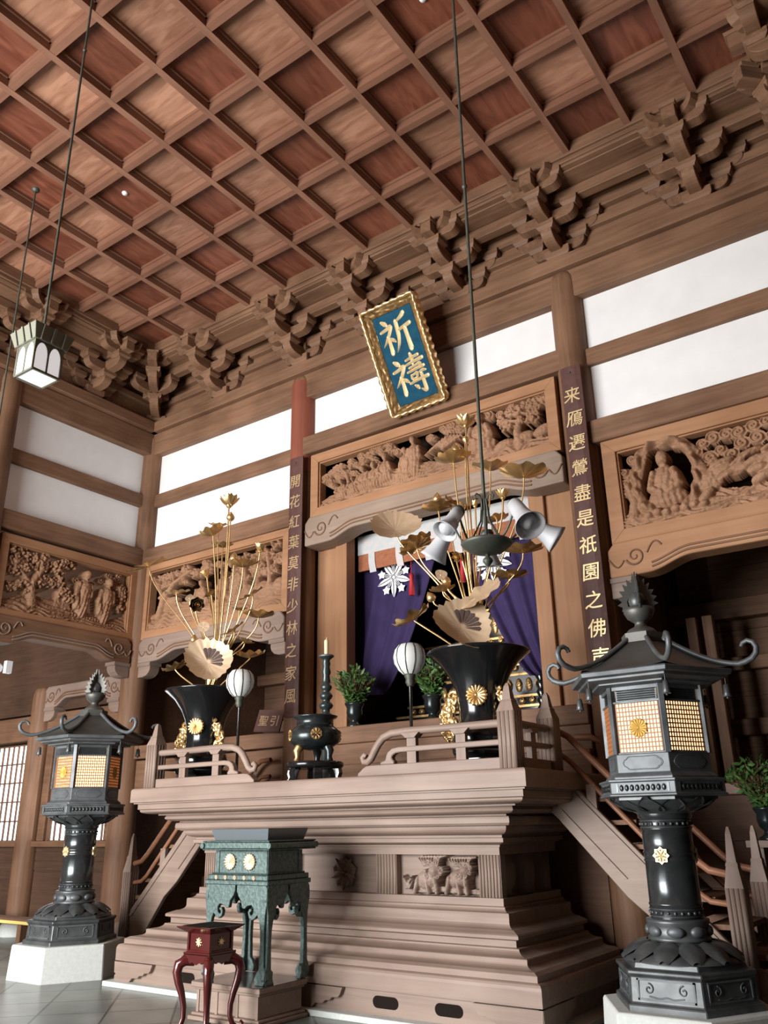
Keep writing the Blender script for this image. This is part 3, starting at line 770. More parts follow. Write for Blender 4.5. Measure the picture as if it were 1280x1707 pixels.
inscription(7.985, 2.95, 6.75, '来鴈遷鶯盡是祇園之佛声', 'tall dark inscription board on the right pillar with bright gold characters', M['gold_paint'])

# hanging plaque with two big brush characters
def stroke(m, pts, ws, y):
    n = len(pts); P = [Vector((p[0], 0, p[1])) for p in pts]
    # resample with a Catmull-Rom curve
    Q = []; Wd = []
    for i in range(n-1):
        a = P[max(i-1,0)]; b = P[i]; c = P[i+1]; d = P[min(i+2,n-1)]
        for k in range(6):
            t = k/6
            Q.append(.5*((2*b)+(c-a)*t+(2*a-5*b+4*c-d)*t*t+(3*b-a-3*c+d)*t**3)); Wd.append(ws[i]+(ws[i+1]-ws[i])*t)
    Q.append(P[-1]); Wd.append(ws[-1])
    L = []; Rr = []
    for i in range(len(Q)):
        t = (Q[min(i+1,len(Q)-1)]-Q[max(i-1,0)]).normalized(); nn = Vector((-t.z, 0, t.x))
        L.append(Q[i]+nn*Wd[i]); Rr.append(Q[i]-nn*Wd[i])
    K = len(Q)
    vs = [(p.x, y, p.z) for p in L]+[(p.x, y-.012, p.z) for p in Q]+[(p.x, y, p.z) for p in Rr]
    fs = []
    for i in range(K-1): fs += [(i,i+1,K+i+1,K+i),(K+i,K+i+1,2*K+i+1,2*K+i)]
    m.add(vs, fs)
    for c, wd in ((Q[0], Wd[0]), (Q[-1], Wd[-1])): m.ball((c.x, y, c.z), wd, .01, wd, 10, 6)
def alt_radical(m, ox, oz, s, y):
    S = lambda pts, ws: stroke(m, [(ox+p[0]*s, oz+p[1]*s) for p in pts], [q*s*1.35 for q in ws], y)
    S([(.12,.97),(.2,.9),(.26,.84)], [.03,.05,.035])
    S([(.02,.70),(.18,.73),(.36,.78),(.30,.64),(.16,.46),(.0,.30)], [.03,.035,.045,.04,.035,.012])
    S([(.20,.52),(.21,.3),(.20,.05)], [.04,.04,.05])
    S([(.24,.46),(.33,.40),(.40,.33)], [.03,.04,.02])
def big_characters():
    m = MB(); y = 0
    # 祈
    ox, oz, s = -.29, .07, .56
    alt_radical(m, ox, oz, s, y)
    S = lambda pts, ws: stroke(m, [(ox+p[0]*s, oz+p[1]*s) for p in pts], [q*s*1.35 for q in ws], y)
    S([(.86,1.0),(.74,.92),(.56,.84)], [.05,.04,.02])
    S([(.56,.86),(.54,.5),(.48,.25),(.36,.04)], [.045,.045,.035,.01])
    S([(.56,.60),(.75,.64),(.97,.68)], [.03,.035,.045])
    S([(.78,.63),(.79,.35),(.80,.0)], [.045,.045,.055])
    out = [m]; m = MB()
    # 禱
    ox, oz, s = -.29, -.60, .58
    alt_radical(m, ox, oz, s, y)
    S([(.48,.90),(.66,.93),(.88,.95)], [.025,.03,.035])
    S([(.66,1.04),(.67,.9),(.66,.76)], [.035,.04,.03])
    S([(.44,.78),(.66,.81),(.98,.84)], [.025,.03,.04])
    S([(.52,.68),(.7,.70),(.86,.72),(.84,.62)], [.025,.025,.035,.03])
    S([(.44,.58),(.7,.61),(.96,.63)], [.025,.03,.035])
    S([(.52,.48),(.52,.40),(.54,.36)], [.025,.03,.025]); S([(.52,.48),(.62,.49),(.70,.50),(.68,.38)], [.02,.025,.035,.025]); S([(.54,.37),(.68,.38)], [.02,.025])
    S([(.78,.5),(.88,.52),(.98,.50)], [.02,.035,.02])
    S([(.42,.28),(.7,.32),(1.0,.34)], [.025,.03,.04])
    S([(.82,.46),(.83,.2),(.82,.0),(.70,.06)], [.035,.04,.045,.015])
    S([(.54,.20),(.60,.15),(.64,.09)], [.02,.04,.025])
    return out+[m]
zb, zt = 6.55, 8.2
lo = (atY(668,694,-.17)+atY(743,665,-.17))/2; hi = (atY(605,522,-.86)+atY(690,490,-.86))/2
axis = hi-lo; PL = axis.length; PW = .86
tilt = math.atan2(-(hi.y-lo.y), hi.z-lo.z)
t = thing('hanging_plaque', 'blue plaque with two big gold characters in a scalloped gold frame', 'plaque', (lo+hi)/2)
t.rotation_euler = (tilt, math.atan2(axis.x, axis.z)*.6, 0)
hw, hl = PW/2, PL/2
m = MB(); m.box(-hw+.12, hw-.12, -.02, .02, -hl+.12, hl-.12); ob('field', m, M['blue'], t)
S_ = min((hw-.14)/.33, (hl-.16)/.66)
for m in big_characters(): ob('character', m.xf(T(0,-.022,0) @ Matrix.Diagonal((S_, 1, S_, 1))), M['gold_paint'], t)
# sloping carved border
m = MB(); b0 = .115; n1 = 26
def quadstrip(x0, z0, x1, z1, ix0, iz0, ix1, iz1, n, seed):
    rg = random.Random(seed); vs = []; K = 9
    for i in range(n+1):
        for k in range(K):
            s_ = i/n; q = k/(K-1)
            ax = x0+(x1-x0)*s_; az = z0+(z1-z0)*s_; bx = ix0+(ix1-ix0)*s_; bz = iz0+(iz1-iz0)*s_
            d = .085-.085*q; 
            if 0 < k < K-1: d += .022*(rg.random()-.4)
            vs.append((ax+(bx-ax)*q, -.02-d, az+(bz-az)*q))
    m.add(vs, [(i*K+k, i*K+k+1, (i+1)*K+k+1, (i+1)*K+k) for i in range(n) for k in range(K-1)], True)
iw, il = hw-b0, hl-b0
quadstrip(-hw,-hl,-hw,hl,-iw,-il,-iw,il, 60, 1); quadstrip(hw,-hl,hw,hl,iw,-il,iw,il, 60, 2)
quadstrip(-hw,hl,hw,hl,-iw,il,iw,il, 34, 3); quadstrip(-hw,-hl,hw,-hl,-iw,-il,iw,-il, 34, 4)
ob('carved_border', m, M['gold_dark'], t)
m = MB()      # scalloped gilt rim
def rim(p0, p1, n, nrm):
    pts_o = []; N = n*6
    for i in range(N+1):
        s_ = i/N; sc = .011*(1-math.cos(2*PI*n*s_)); pts_o.append((p0[0]+(p1[0]-p0[0])*s_+nrm[0]*sc, p0[1]+(p1[1]-p0[1])*s_+nrm[1]*sc))
    vs = []; 
    for i, (x, z) in enumerate(pts_o):
        s_ = i/N; bx = p0[0]+(p1[0]-p0[0])*s_-nrm[0]*.03; bz = p0[1]+(p1[1]-p0[1])*s_-nrm[1]*.03
        vs += [(bx,-.09,bz),(bx,-.12,bz),(x,-.135,z),(x,.02,z)]
    m.add(vs, [(i*4+k, i*4+k+1, (i+1)*4+k+1, (i+1)*4+k) for i in range(N) for k in range(3)], True)
rim((-hw,-hl),(-hw,hl),13,(-1,0)); rim((hw,-hl),(hw,hl),13,(1,0)); rim((-hw,hl),(hw,hl),7,(0,1)); rim((-hw,-hl),(hw,-hl),7,(0,-1))
ob('gilt_rim', m, M['gold'], t)
m = MB(); m.box(-hw, hw, .0, .03, -hl, hl); ob('backing', m, M['board'], t)
for s_ in (-.25, .25):
    m = MB(); m.tube([(s_, .03, hl*.8), (s_, .25+.3*0, hl*.8+.25)], .012); ob('hanging_hook', m, M['iron'], t)
# ------------------------------------------------------------------ the altar platform
AX0, AX1, AY0, AY1 = 2.84, 7.94, -2.13, -.31
AW = M['altar_x']
def loop_mb(prof, back=True):
    # mitred moulding: profile (inset d, z) swept round front and both sides
    m = MB(); vs = []
    for d, z in prof: vs += [(AX0+d, AY1, z), (AX0+d, AY0+d, z), (AX1-d, AY0+d, z), (AX1-d, AY1, z)]
    n = len(prof); fs = []
    for k in range(n-1):
        for i in range(4):
            j = (i+1) % 4
            fs.append((k*4+i, k*4+j, (k+1)*4+j, (k+1)*4+i))
    m.add(vs, fs); m.add(vs[:4], [(0,1,2,3)]); m.add(vs[-4:], [(3,2,1,0)])
    return m
def curve(a, b, n=5, kind='ovolo'):
    # quarter-curve between two profile points
    out = []
    for k in range(1, n+1):
        t = PI/2*k/n
        if kind == 'ovolo': s, q = math.sin(t), 1-math.cos(t)
        else: s, q = 1-math.cos(t), math.sin(t)
        out.append((a[0]+(b[0]-a[0])*s, a[1]+(b[1]-a[1])*q))
    return out
t = thing('altar_platform', 'large pale wooden moulded altar platform in the middle of the hall', 'altar', (0,0,0))
P = [(.05,2.03),(.03,2.03)] + curve((.03,2.03),(.0,2.0),3) + [(0,1.875),(.03,1.87),(.03,1.858),(.065,1.858),(.065,1.80),(.085,1.79),(.085,1.778)]
P += curve((.085,1.778),(.22,1.745),6,'c') + [(.235,1.745),(.235,1.73),(.30,1.73),(.285,1.70)] + curve((.285,1.70),(.41,1.665),6,'c') + [(.43,1.665),(.43,1.65),(.385,1.645)] + curve((.385,1.645),(.375,1.61),3) + [(.375,1.59),(.395,1.57),(.45,1.565),(.45,1.55)]
P += curve((.45,1.55),(.545,1.49),5,'c') + [(.55,1.485),(.55,1.465),(.53,1.46),(.53,1.425),(.61,1.40),(.61,1.385),(.625,1.385),(.625,1.315),(.8,1.315)]
m = loop_mb([(.8, 2.03)]+P); ob('cornice', m, AW, t, bevel=.004)
B = [(.8,.955),(.60,.955),(.60,.893),(.58,.885)] + curve((.58,.885),(.51,.845),5,'c') + [(.505,.83),(.505,.775)] + curve((.505,.775),(.43,.725),5,'c') + [(.36,.70),(.345,.69),(.345,.665),(.39,.65),(.39,.60),(.345,.595)] + curve((.345,.595),(.215,.545),6,'c') + [(.205,.54),(.205,.508)] + curve((.205,.508),(.09,.475),5,'c') + [(.045,.455),(.045,.41),(.02,.405)] + curve((.02,.405),(-.01,.36),3) + [(-.01,.245),(.06,.235),(.10,.20),(.8,.20)]
m = loop_mb(B); ob('stepped_base', m, AW, t, bevel=.004)
# waist with pilasters and panels
wy = AY0+.63
m = loop_mb([(.72,1.32),(.72,.95)]); ob('waist', m, M['altar_x'], t)
def pilaster(x0, x1, y):
    m = MB(); n = 7; w = (x1-x0)/n
    m.box(x0, x1, y+.01, y+.10, .955, 1.316)
    for k in range(n):
        p = [(x0+k*w+.004, y+.012)]+[(x0+k*w+w/2-(w/2-.004)*math.cos(PI*i/6), y+.012-.014*math.sin(PI*i/6)) for i in range(1, 6)]+[(x0+(k+1)*w-.004, y+.012)]
        m.prism(p, 'z', .956, 1.315, True)
    return m
for x0, x1 in ((3.47,3.70),(4.62,4.87),(5.91,6.16),(7.08,7.31)): ob('fluted_pilaster', pilaster(x0, x1, wy), M['altar_z'], t)
def side_pil(y0, y1, x, s):
    mm = pilaster(y0, y1, 0); mm.v = [(x-s*(b), a, c) for a, b, c in mm.v]; return mm
for x, s in ((7.31, 1), (3.47, -1)):
    for y0, y1 in ((-1.48,-1.30),(-1.02,-.88),(-.6,-.46)): ob('fluted_pilaster', side_pil(y0, y1, x, s), M['altar_z'], t)
    for yc in (-1.16, -.74):
        m = MB(); m.ball((x-s*.075, yc, 1.135), .02, .09, .13, 20, 8); ob('oval_medallion', m, M['altar_z'], t)
# carved lions in the side panels of the waist
def lions(seed, flip):
    W_, H_ = .92, .345; r = Rel(W_, H_, .005); rg = random.Random(seed)
    for cx, cz, s in ((.36,.13,1.0),(.70,.14,.9)):
        r.E(cx, cz, .16*s, .10*s, .07, .0, .25); r.E(cx+.1*s, cz+.08*s, .08*s, .07*s, .075, .02)
        r.path([(cx-.1*s,cz),(cx-.14*s,.02)], .035, .03, .05, .02); r.path([(cx+.1*s,cz),(cx+.12*s,.02)], .035, .03, .06, .02); r.path([(cx,cz-.02),(cx+.02,.02)], .03, .03, .05, .02)
        for k in range(26): 
            a = rg.random()*2*PI; q = .09*s*rg.random()**.5; r.cloud(cx+.08*s+q*math.cos(a)*1.3, min(H_-.02, cz+.09*s+q*math.sin(a)), .026, .03, .05, rg.choice((1,-1)), 1.2)
        for k in range(9): r.path([(cx-.02+.02*k,cz+.12*s),(cx-.08+.03*k,min(H_,cz+.19*s)),(cx-.02+.035*k,min(H_,cz+.22*s))], .013, .006, .03, .04)
    for k in range(16): r.path([(.04+.9*rg.random(),.02),(.02+.9*rg.random(),.04+.03*rg.random())], .02, .012, .03, .01)
    for k in range(9): r.path([(.1+.05*rg.random(),.05),(.06+.14*rg.random(),.12+.05*rg.random())], .016, .006, .03, .02)
    mm = r.build(0, .008, 5)
    if flip: mm.v = [(W_-a, b, c) for a, b, c in mm.v]
    return mm
for x0, fl in ((6.16, False), (3.70, True)):
    mm = lions(5+fl, fl).xf(T(x0, wy+.05, .965)); ob('carved_lions', mm, M['altar_x'], t)
# flower crest of five leaves and five blossoms, reused on the curtains
def flower_crest(R0, y=0.0, th=.02, hexagon=True):
    m = MB()
    for k in range(5):
        a = PI/2+2*PI*k/5+PI/5*0
        for kind in (0, 1):
            b = a+(PI/5 if kind else 0)+ (PI if False else 0)
            b += PI
            ca, sa = math.cos(b), math.sin(b)
            Pt = lambda r_, w_, yy: (r_*ca-w_*sa, yy, r_*sa+w_*ca)
            if kind == 0:       # long leaf
                pr = [(.10,.0),(.25,.09),(.5,.16),(.75,.12),(.92,.045),(1.0,0)]
                vs = [Pt(r_*R0, w_*R0, y) for r_, w_ in pr]+[Pt(r_*R0, 0, y-th) for r_, w_ in pr]+[Pt(r_*R0, -w_*R0, y) for r_, w_ in pr]
                N = len(pr); fs = []
                for i in range(N-1): fs += [(i,i+1,N+i+1,N+i),(N+i,N+i+1,2*N+i+1,2*N+i)]
                m.add(vs, fs)
            else:               # star blossom
                c = .74*R0; rr = .24*R0; star = []
                for q in range(10):
                    an = b+PI*q/5; ra = rr if q % 2 == 0 else rr*.6
                    star.append((c*ca+ra*math.cos(an), c*sa+ra*math.sin(an)))
                vs = [(p, y, q) for p, q in star]+[(c*ca, y-th, c*sa)]
                m.add(vs, [(i, (i+1) % 10, 10) for i in range(10)])
                for w_ in (-.06, 0, .06):
                    m.tube([Pt(.12*R0, w_*.3*R0, y-.003), Pt(.34*R0, w_*1.2*R0, y-.003), Pt(.56*R0, w_*R0, y-.003)], .018*R0, 5)
    m.ball((0, y-th*.5, 0), .09*R0, th, .09*R0, 12, 6)
    return m
m = flower_crest(.165, 0, .03); m.prism([(.15*math.cos(2*PI*k/5+PI/2)*1.05, .15*math.sin(2*PI*k/5+PI/2)*1.05) for k in range(5)], 'y', .0, .03)
m.xf(T(5.47, wy+.06, 1.135)); ob('flower_crest', m, M['altar_x'], t)
# foot of the platform: pale board with pads painted near black as shaded holes and scrolled corner feet
m = MB(); m.box(AX0+.10, AX1-.10, AY0+.03, AY1, .045, .24); ob('foot_board', m, M['altar_x'], t)
def slot(cx, cz, w, h, y):
    p = []
    for k in range(9): a = -PI/2+PI*k/8; p.append((cx+w/2-h/2+h/2*math.cos(a), cz+h/2*math.sin(a)))
    for k in range(9): a = PI/2+PI*k/8; p.append((cx-w/2+h/2+h/2*math.cos(a), cz+h/2*math.sin(a)))
    m = MB(); m.prism(p, 'y', y-.004, y+.01); return m
for x in (3.92, 4.42, 6.44, 7.08): ob('hole_shade_pad', slot(x, .15, .27, .095, AY0+.03), M['dark'], t)  # flat pads, the shade of the holes put into their colour
def corner_foot(flip):
    p = [(0,.045),(0,.10),(.03,.115),(-.01,.13),(-.02,.235),(.92,.235),(.88,.18),(.84,.155),(.74,.15),(.70,.125),(.62,.12),(.58,.095),(.44,.09),(.40,.06),(.34,.045)]
    p = [(a*.66, b) for a, b in p]
    if flip: p = [(-a, b) for a, b in p][::-1]
    return p
m = MB(); m.prism(corner_foot(False), 'y', AY0-.015, AY0+.05); m.xf(T(AX0, 0, 0)); ob('scrolled_foot', m, AW, t)
m = MB(); m.prism(corner_foot(True), 'y', AY0-.015, AY0+.05); m.xf(T(AX1, 0, 0)); ob('scrolled_foot', m, AW, t)
pf = [(a, b) for a, b in corner_foot(False) if a > .03]
m = MB(); m.prism([(0,.045),(0,.235)]+pf, 'y', AY0-.015, AY0+.05); m.prism([(-a, b) for a, b in [(0,.045),(0,.235)]+pf][::-1], 'y', AY0-.015, AY0+.05); m.xf(T(5.39, 0, 0)); ob('scrolled_foot', m, AW, t)
for x, s in ((AX0-.015, 1), (AX1+.015, -1)):
    mm = MB(); mm.prism([(a+AY0, b) for a, b in corner_foot(False)], 'x', x, x+s*.05); ob('scrolled_foot', mm, AW, t)
m = MB(); m.box(AX0-.09, AX1+.09, AY0-.1, AY1, 0, .05); ob('stone_kerb', m, M['stone'], t, bevel=.005, label='pale stone kerb')

# ------------------------------------------------------------------ railings on the platform
RY_ = -1.96; RXL, RXR = 3.03, 7.74; ZP = 2.03
def post_mb(w=.085, z0=0, h=.74):
    # fluted square post with a two-stage tapered tip
    m = MB(); hb = h*.66
    m.box(-w*.93, w*.93, -w*.93, w*.93, z0, z0+hb)
    n = 4
    for k in range(n):
        c = -w+w*2*(k+.5)/n; q = w/n*.9
        for s in (1, -1):
            pr = [(c+q*math.cos(PI*i/5), s*(w*.92+.010*math.sin(PI*i/5))) for i in range(6)]
            m.prism(pr, 'z', z0, z0+hb, True); m.prism([(b, a) for a, b in pr], 'z', z0, z0+hb, True)
    m.frus(0, 0, z0+hb, z0+h*.78, w, w, w*.62, w*.62)
    m.frus(0, 0, z0+h*.78, z0+h*.80, w*.68, w*.68, w*.60, w*.60)
    m.frus(0, 0, z0+h*.80, z0+h*.96, w*.52, w*.52, w*.30, w*.30); m.frus(0, 0, z0+h*.96, z0+h, w*.30, w*.30, w*.12, w*.12)
    return m
def bracket_strut(x, y0=.0):
    m = MB(); m.box(x-.05, x+.05, -.026, .026, .09, .33)
    m.prism([(x-.05,.33),(x-.10,.375),(x+.10,.375),(x+.05,.33)], 'y', -.05, .05); return m
def front_rail(label, x, flip):
    t = thing('altar_railing', label, 'railing', (x, RY_, ZP))
    F = (lambda m: m) if not flip else (lambda m: m.xf(Matrix.Diagonal((-1,1,1,1))))
    ob('post', post_mb(), M['altar_z'], t)
    p = [(.06,0),(.06,.10),(1.50,.10),(1.56,.095),(1.60,.075),(1.63,.05),(1.66,.03),(1.66,0)]
    m = MB(); m.prism(p, 'y', -.05, .05); ob('bottom_board', F(m), M['altar_x'], t, bevel=.006)
    # middle rail with carved curling end
    p = [(.06,.205),(.06,.255),(1.18,.255),(1.26,.245),(1.31,.215),(1.33,.18),(1.34,.14),(1.40,.125),(1.40,.10),(1.24,.10),(1.235,.125),(1.265,.15),(1.26,.18),(1.22,.20),(1.16,.205)]
    m = MB(); m.prism(p, 'y', -.035, .035); ob('middle_rail', F(m), M['altar_x'], t, bevel=.008)
    pts = [(.05,0,.395),(.5,0,.395),(1.1,0,.40),(1.28,0,.39),(1.38,0,.355),(1.44,0,.30),(1.49,0,.23),(1.53,0,.165),(1.57,0,.135),(1.62,0,.14),(1.635,0,.18),(1.61,0,.205),(1.585,0,.19)]
    m = MB(); m.tube(pts, [.037]*7+[.035,.033,.03,.027,.024,.022], 12); ob('top_rail', F(m), M['altar_x'], t)
    for xx in (.50, 1.04): ob('strut', F(bracket_strut(xx)), M['altar_z'], t)
    return t
front_rail('left front altar railing in front of the left black vase', RXL, False)
front_rail('right front altar railing with a scrolled end, in front of the right black vase', RXR, True)
def side_rail(label, x):
    t = thing('altar_railing', label, 'railing', (x, RY_, ZP))
    m = post_mb().xf(T(0,.80,0)); ob('post', m, M['altar_z'], t)
    m = MB(); m.box(-.045, .045, .10, .70, 0, .10); ob('bottom_board', m, M['altar_y'], t)
    m = MB(); m.box(-.03, .03, .10, .70, .205, .25); ob('middle_rail', m, M['altar_y'], t)
    m = MB(); m.tube([(0,.10,.395),(0,.4,.395),(0,.70,.395)], .036, 12); ob('top_rail', m, M['altar_y'], t)
    m = bracket_strut(0); m.xf(T(0,.4,0) @ RZ(PI/2)); ob('strut', m, M['altar_z'], t)
side_rail('short side railing on the right edge of the altar beside the right stair', RXR)
side_rail('short side railing on the left edge of the altar behind the left front railing', RXL)

# ------------------------------------------------------------------ side stairs
def stair(label, x, flip):
    # local: +x runs down and away from the platform, y 0 front stringer .. 0.85 back stringer
    t = thing('altar_stair', label, 'stair', (x, -1.0, 0))
    F = (lambda m: m) if not flip else (lambda m: m.xf(Matrix.Diagonal((-1,1,1,1))))
    zb = .16
    for y in (0, .85):
        p = [(-.10,1.98),(.02,1.98),(1.35,.60),(1.5,.48),(1.62,.44),(1.75,.40),(1.75,zb),(1.2,zb),(.72,.78),(.62,.86),(.50,.96),(-.10,1.62),(-.22,1.72)]
        m = MB(); m.prism(p, 'y', y-.03, y+.03); ob('stringer', F(m), M['altar_x'] if y == 0 else M['beam_x'], t, bevel=.006)
        if y == 0:
            m = MB(); m.prism([(-.02,1.90),(.04,1.90),(1.36,.54),(1.30,.54)], 'y', y-.045, y-.028); m.prism([(-.10,1.70),(-.05,1.70),(.52,1.11),(.47,1.11)], 'y', y-.045, y-.028)
            ob('stringer_moulding', F(m), M['altar_x'], t)
    for k in range(8):
        z = 1.80-k*.205; xx = .20+k*.20
        m = MB(); m.box(xx-.05, xx+.23, .03, .82, z-.04, z); ob('tread', F(m), M['beam_y'], t)
        m = MB(); m.box(xx-.04, xx-.02, .03, .82, z-.205, z-.04); ob('riser', F(m), M['beam_y'], t)
    for y in (0, .85):
        m = post_mb(.075, zb-.02, 1.39).xf(T(1.42, y, 0)); ob('newel_post', F(m), M['altar_z'], t)
        m = MB(); m.tube([(-.22,y,2.43),(-.05,y,2.42),(.06,y,2.36),(1.12,y,1.27),(1.22,y,1.19),(1.36,y,1.16)], .032, 10); ob('handrail', F(m), M['rail_red'], t)
        m = MB(); m.tube([(-.22,y,2.22),(-.05,y,2.21),(.06,y,2.13),(1.1,y,1.02),(1.2,y,.95),(1.36,y,.93)], .026, 8); ob('middle_rail', F(m), M['rail_red'], t)
        for q in (.25, .8):
            m = MB(); m.box(q-.045, q+.045, y-.022, y+.022, 1.72-q*1.03, 2.17-q*1.03); ob('strut', F(m), M['altar_z'], t)
    m = MB(); m.box(.9, 2.0, -.12, 1.0, 0, zb); ob('plinth', F(m), M['dark_stone'], t)
M['rail_red'] = wood('reddish handrail wood', (.20,.085,.045), (.32,.15,.085), 'x', rough=.4)
M['dark_stone'] = plain('dark stone plinth', (.10,.10,.095), .7)
stair('wooden side stair on the right of the altar behind the right bronze lantern', 7.80, False)
stair('wooden side stair on the left of the altar beside the corner pillar', 2.98, True)

# ------------------------------------------------------------------ sill and steps behind the platform
m = MB(); m.box(3.75, 7.75, -.2, .45, 2.0, 2.30); m.box(3.75, 7.75, -.12, .45, 2.30, 2.56); m.box(3.75, 7.75, -.16, .5, 2.56, 2.77)
m.box(3.6, 7.9, .0, 4.0, 1.9, 2.0)
struct('trim_14', m, M['beam_x'], bevel=.008)
m = MB(); m.box(.22, 3.4, -.06, .14, 2.60, 2.80); m.box(.22, 3.4, .0, .12, 2.1, 2.58); 
struct('trim_15', m, M['beam_x'], bevel=.008)
m = MB(); m.box(3.75, 7.75, -.06, .0, 0, 2.0); struct('wall_underfloor', m, M['dark_x'])
za, zb_ = atY(1240,1304,.9).z, atY(1240,1324,.9).z
m = MB(); m.box(8.2, 11.4, .86, 1.0, zb_, za); struct('trim_18', m, M['rail_red'], bevel=.008)
m = MB()
for k in range(4): m.box(8.2, 11.4, .92+.006*(k % 2), .99, zb_*k/4+.004, zb_*(k+1)/4)
struct('wall_right_low', m, M['dark_x'])
for u in (1187, 1216):
    q = atY(u, 1270, 1.6); m = MB(); m.box(q.x-.06, q.x+.06, 1.55, 1.67, 0, 3.9); struct('trim_19', m, M['beam_z'], bevel=.008)
m = MB(); m.box(3.6, 7.9, .3, 4.0, 2.6, 2.75); struct('floor_sanctum', m, M['dark_x'])
# doorway posts and boards of the sanctum
m = MB()
for s in (1, -1):
    c = 5.72
    for a, b, y0, y1 in ((1.42,1.62,.10,.30),(1.62,2.0,.16,.22)):
        x0, x1 = sorted((c+s*a, c+s*b)); m.box(x0, x1, y0, y1, 2.77, 5.5)
struct('door_1', m, M['frame_z'], bevel=.006)
# ------------------------------------------------------------------ hexagonal bronze lanterns
H6 = [PI/3*k for k in range(6)]                       # corners at 0,60,..: one face looks to -y
def hexr(m, prof, smooth=False): return m.lathe(prof, 6, smooth=smooth)
def on_face(m, k, ap):
    # geometry built at the face plane (front at y=0, facing -y) moved to face k of apothem ap
    return m.xf(RZ(PI/3*k) @ T(0, -ap, 0))
def lantern(loc, label, group=None):
    t = thing('bronze_lantern', label, 'lantern', loc, 0, group)
    bz, hi = M['bronze'], M['bronze_hi']
    m = MB(); hexr(m, [(.66,0),(.64,.35),(.62,.36)]); ob('stone_base', m, M['stone'], t, bevel=.01, label='pale grey stone base')
    m = MB(); hexr(m, [(.53,.36),(.53,.40),(.50,.41),(.49,.57),(.51,.585),(.51,.61),(.45,.615),(.44,.65)])
    ob('pedestal', m, bz, t, bevel=.006)
    for k in range(6):
        m = MB(); ap = .425
        fr = [(-.20,.428,.20,.442),(-.20,.55,.20,.562),(-.20,.428,-.188,.562),(.188,.428,.20,.562)]
        for x0, z0, x1, z1 in fr: m.box(x0, x1, -.006, .004, z0, z1)
        for s in (1, -1):
            m.tube([(s*x, -.003, z) for x, _, z in spiral(.12, .50, .035, 1.2, 1, PI/2)], .005, 5); m.tube([(s*.12,-.003,.455),(s*.05,-.003,.445),(0,-.003,.455)], .005, 5)
        ob('pedestal_panel', on_face(m, k, ap+.004), hi, t)
    # lotus foot: overturned petals
    m = MB(); m.lathe([(.42,.65),(.41,.67),(.30,.72),(.23,.765)], 36); ob('lotus_foot', m, bz, t)
    def petals(n, r0, z0, r1, z1, w, bulge, down=True):
        mm = MB()
        for k in range(n):
            a = 2*PI*k/n; vs = []; NA, NB = 6, 5
            for i in range(NA+1):
                s = i/NA; r_ = r0+(r1-r0)*s; z = z0+(z1-z0)*s+bulge*math.sin(PI*s); ww = w*(math.sin(PI*(.18+.74*s)))**.8
                for j in range(NB):
                    q = -1+2*j/(NB-1)
                    rr_ = r_+.0; an = a+q*ww/ max(rr_, .05)
                    vs.append((rr_*math.cos(an), rr_*math.sin(an), z+.022*(1-q*q)))
            mm.add(vs, [(i*NB+j, i*NB+j+1, (i+1)*NB+j+1, (i+1)*NB+j) for i in range(NA) for j in range(NB-1)], True)
        return mm
    m = petals(12, .24, .755, .435, .655, .095, .022); ob('lotus_petals', m, bz, t)
    m = MB(); m.lathe([(.205,.76),(.225,.775),(.225,.79),(.21,.80),(.215,.87),(.225,.89),(.225,.91),(.19,.915)], 32); ob('drum', m, bz, t)
    for k in range(8):
        m = MB(); m.ball((.212*math.cos(PI*k/4+.2), .212*math.sin(PI*k/4+.2), .835), .03, .066, .038, 10, 6, RZ(PI*k/4+.2)); m.v = [v for v in m.v]; ob('drum_panel', m, hi, t)
    m = MB(); m.lathe([(.185,.91),(.187,1.0),(.192,1.005),(.192,1.015),(.186,1.02),(.184,1.30),(.19,1.305),(.19,1.315),(.185,1.32),(.185,1.355),(.19,1.36),(.19,1.37),(.184,1.375),(.184,1.52),(.19,1.525),(.19,1.535),(.184,1.54),(.186,1.60),(.20,1.61),(.20,1.64)], 40)
    ob('shaft', m, M['bronze_shaft'], t)
    for z in (.955, 1.565):
        m = MB()
        for k in range(24): m.ball((.187*math.cos(2*PI*k/24), .187*math.sin(2*PI*k/24), z), .013, n=6, m=4)
        m.lathe([(.19,z-.028),(.196,z-.024),(.19,z-.02)], 32, cap=False); m.lathe([(.19,z+.02),(.196,z+.024),(.19,z+.028)], 32, cap=False)
        ob('bead_band', m, bz, t)
    for k in (0, 2, 4):
        m = MB(); n = 8
        m.prism([((.062 if q % 2 == 0 else .048)*math.cos(PI*q/n+PI/2), (.062 if q % 2 == 0 else .048)*math.sin(PI*q/n+PI/2)) for q in range(16)], 'y', -.01, .004)
        m.merge(flower_crest(.05, -.011, .006))
        ob('gold_crest', m.xf(RZ(PI/3*k) @ T(0,-.187,1.345)), M['gold_paint'], t, label='gold flower crest')
    # lotus capital and railing tier
    m = MB(); m.lathe([(.19,1.63),(.24,1.66),(.34,1.70),(.38,1.735)], 36); hexr(m, [(.42,1.735),(.42,1.758)]); ob('capital', m, bz, t)
    m = petals(12, .22, 1.65, .40, 1.738, .10, -.02); ob('capital_petals', m, bz, t)
    m = MB(); hexr(m, [(.44,1.755),(.50,1.762),(.50,1.775),(.485,1.78),(.485,1.86),(.50,1.865),(.50,1.88),(.46,1.885)]); ob('railing_tier', m, hi, t, bevel=.003)
    for k in range(6):
        m = MB()
        for i in range(9):
            x = -.16+.04*i; m.ball((x, -.001, 1.82), .017, .008, .024, 8, 5)
        m.box(-.20,-.185,-.004,.003,1.79,1.852); m.box(.185,.20,-.004,.003,1.79,1.852)
        ob('openwork', on_face(m, k, .485*math.cos(PI/6)), M['black_bronze'], t)
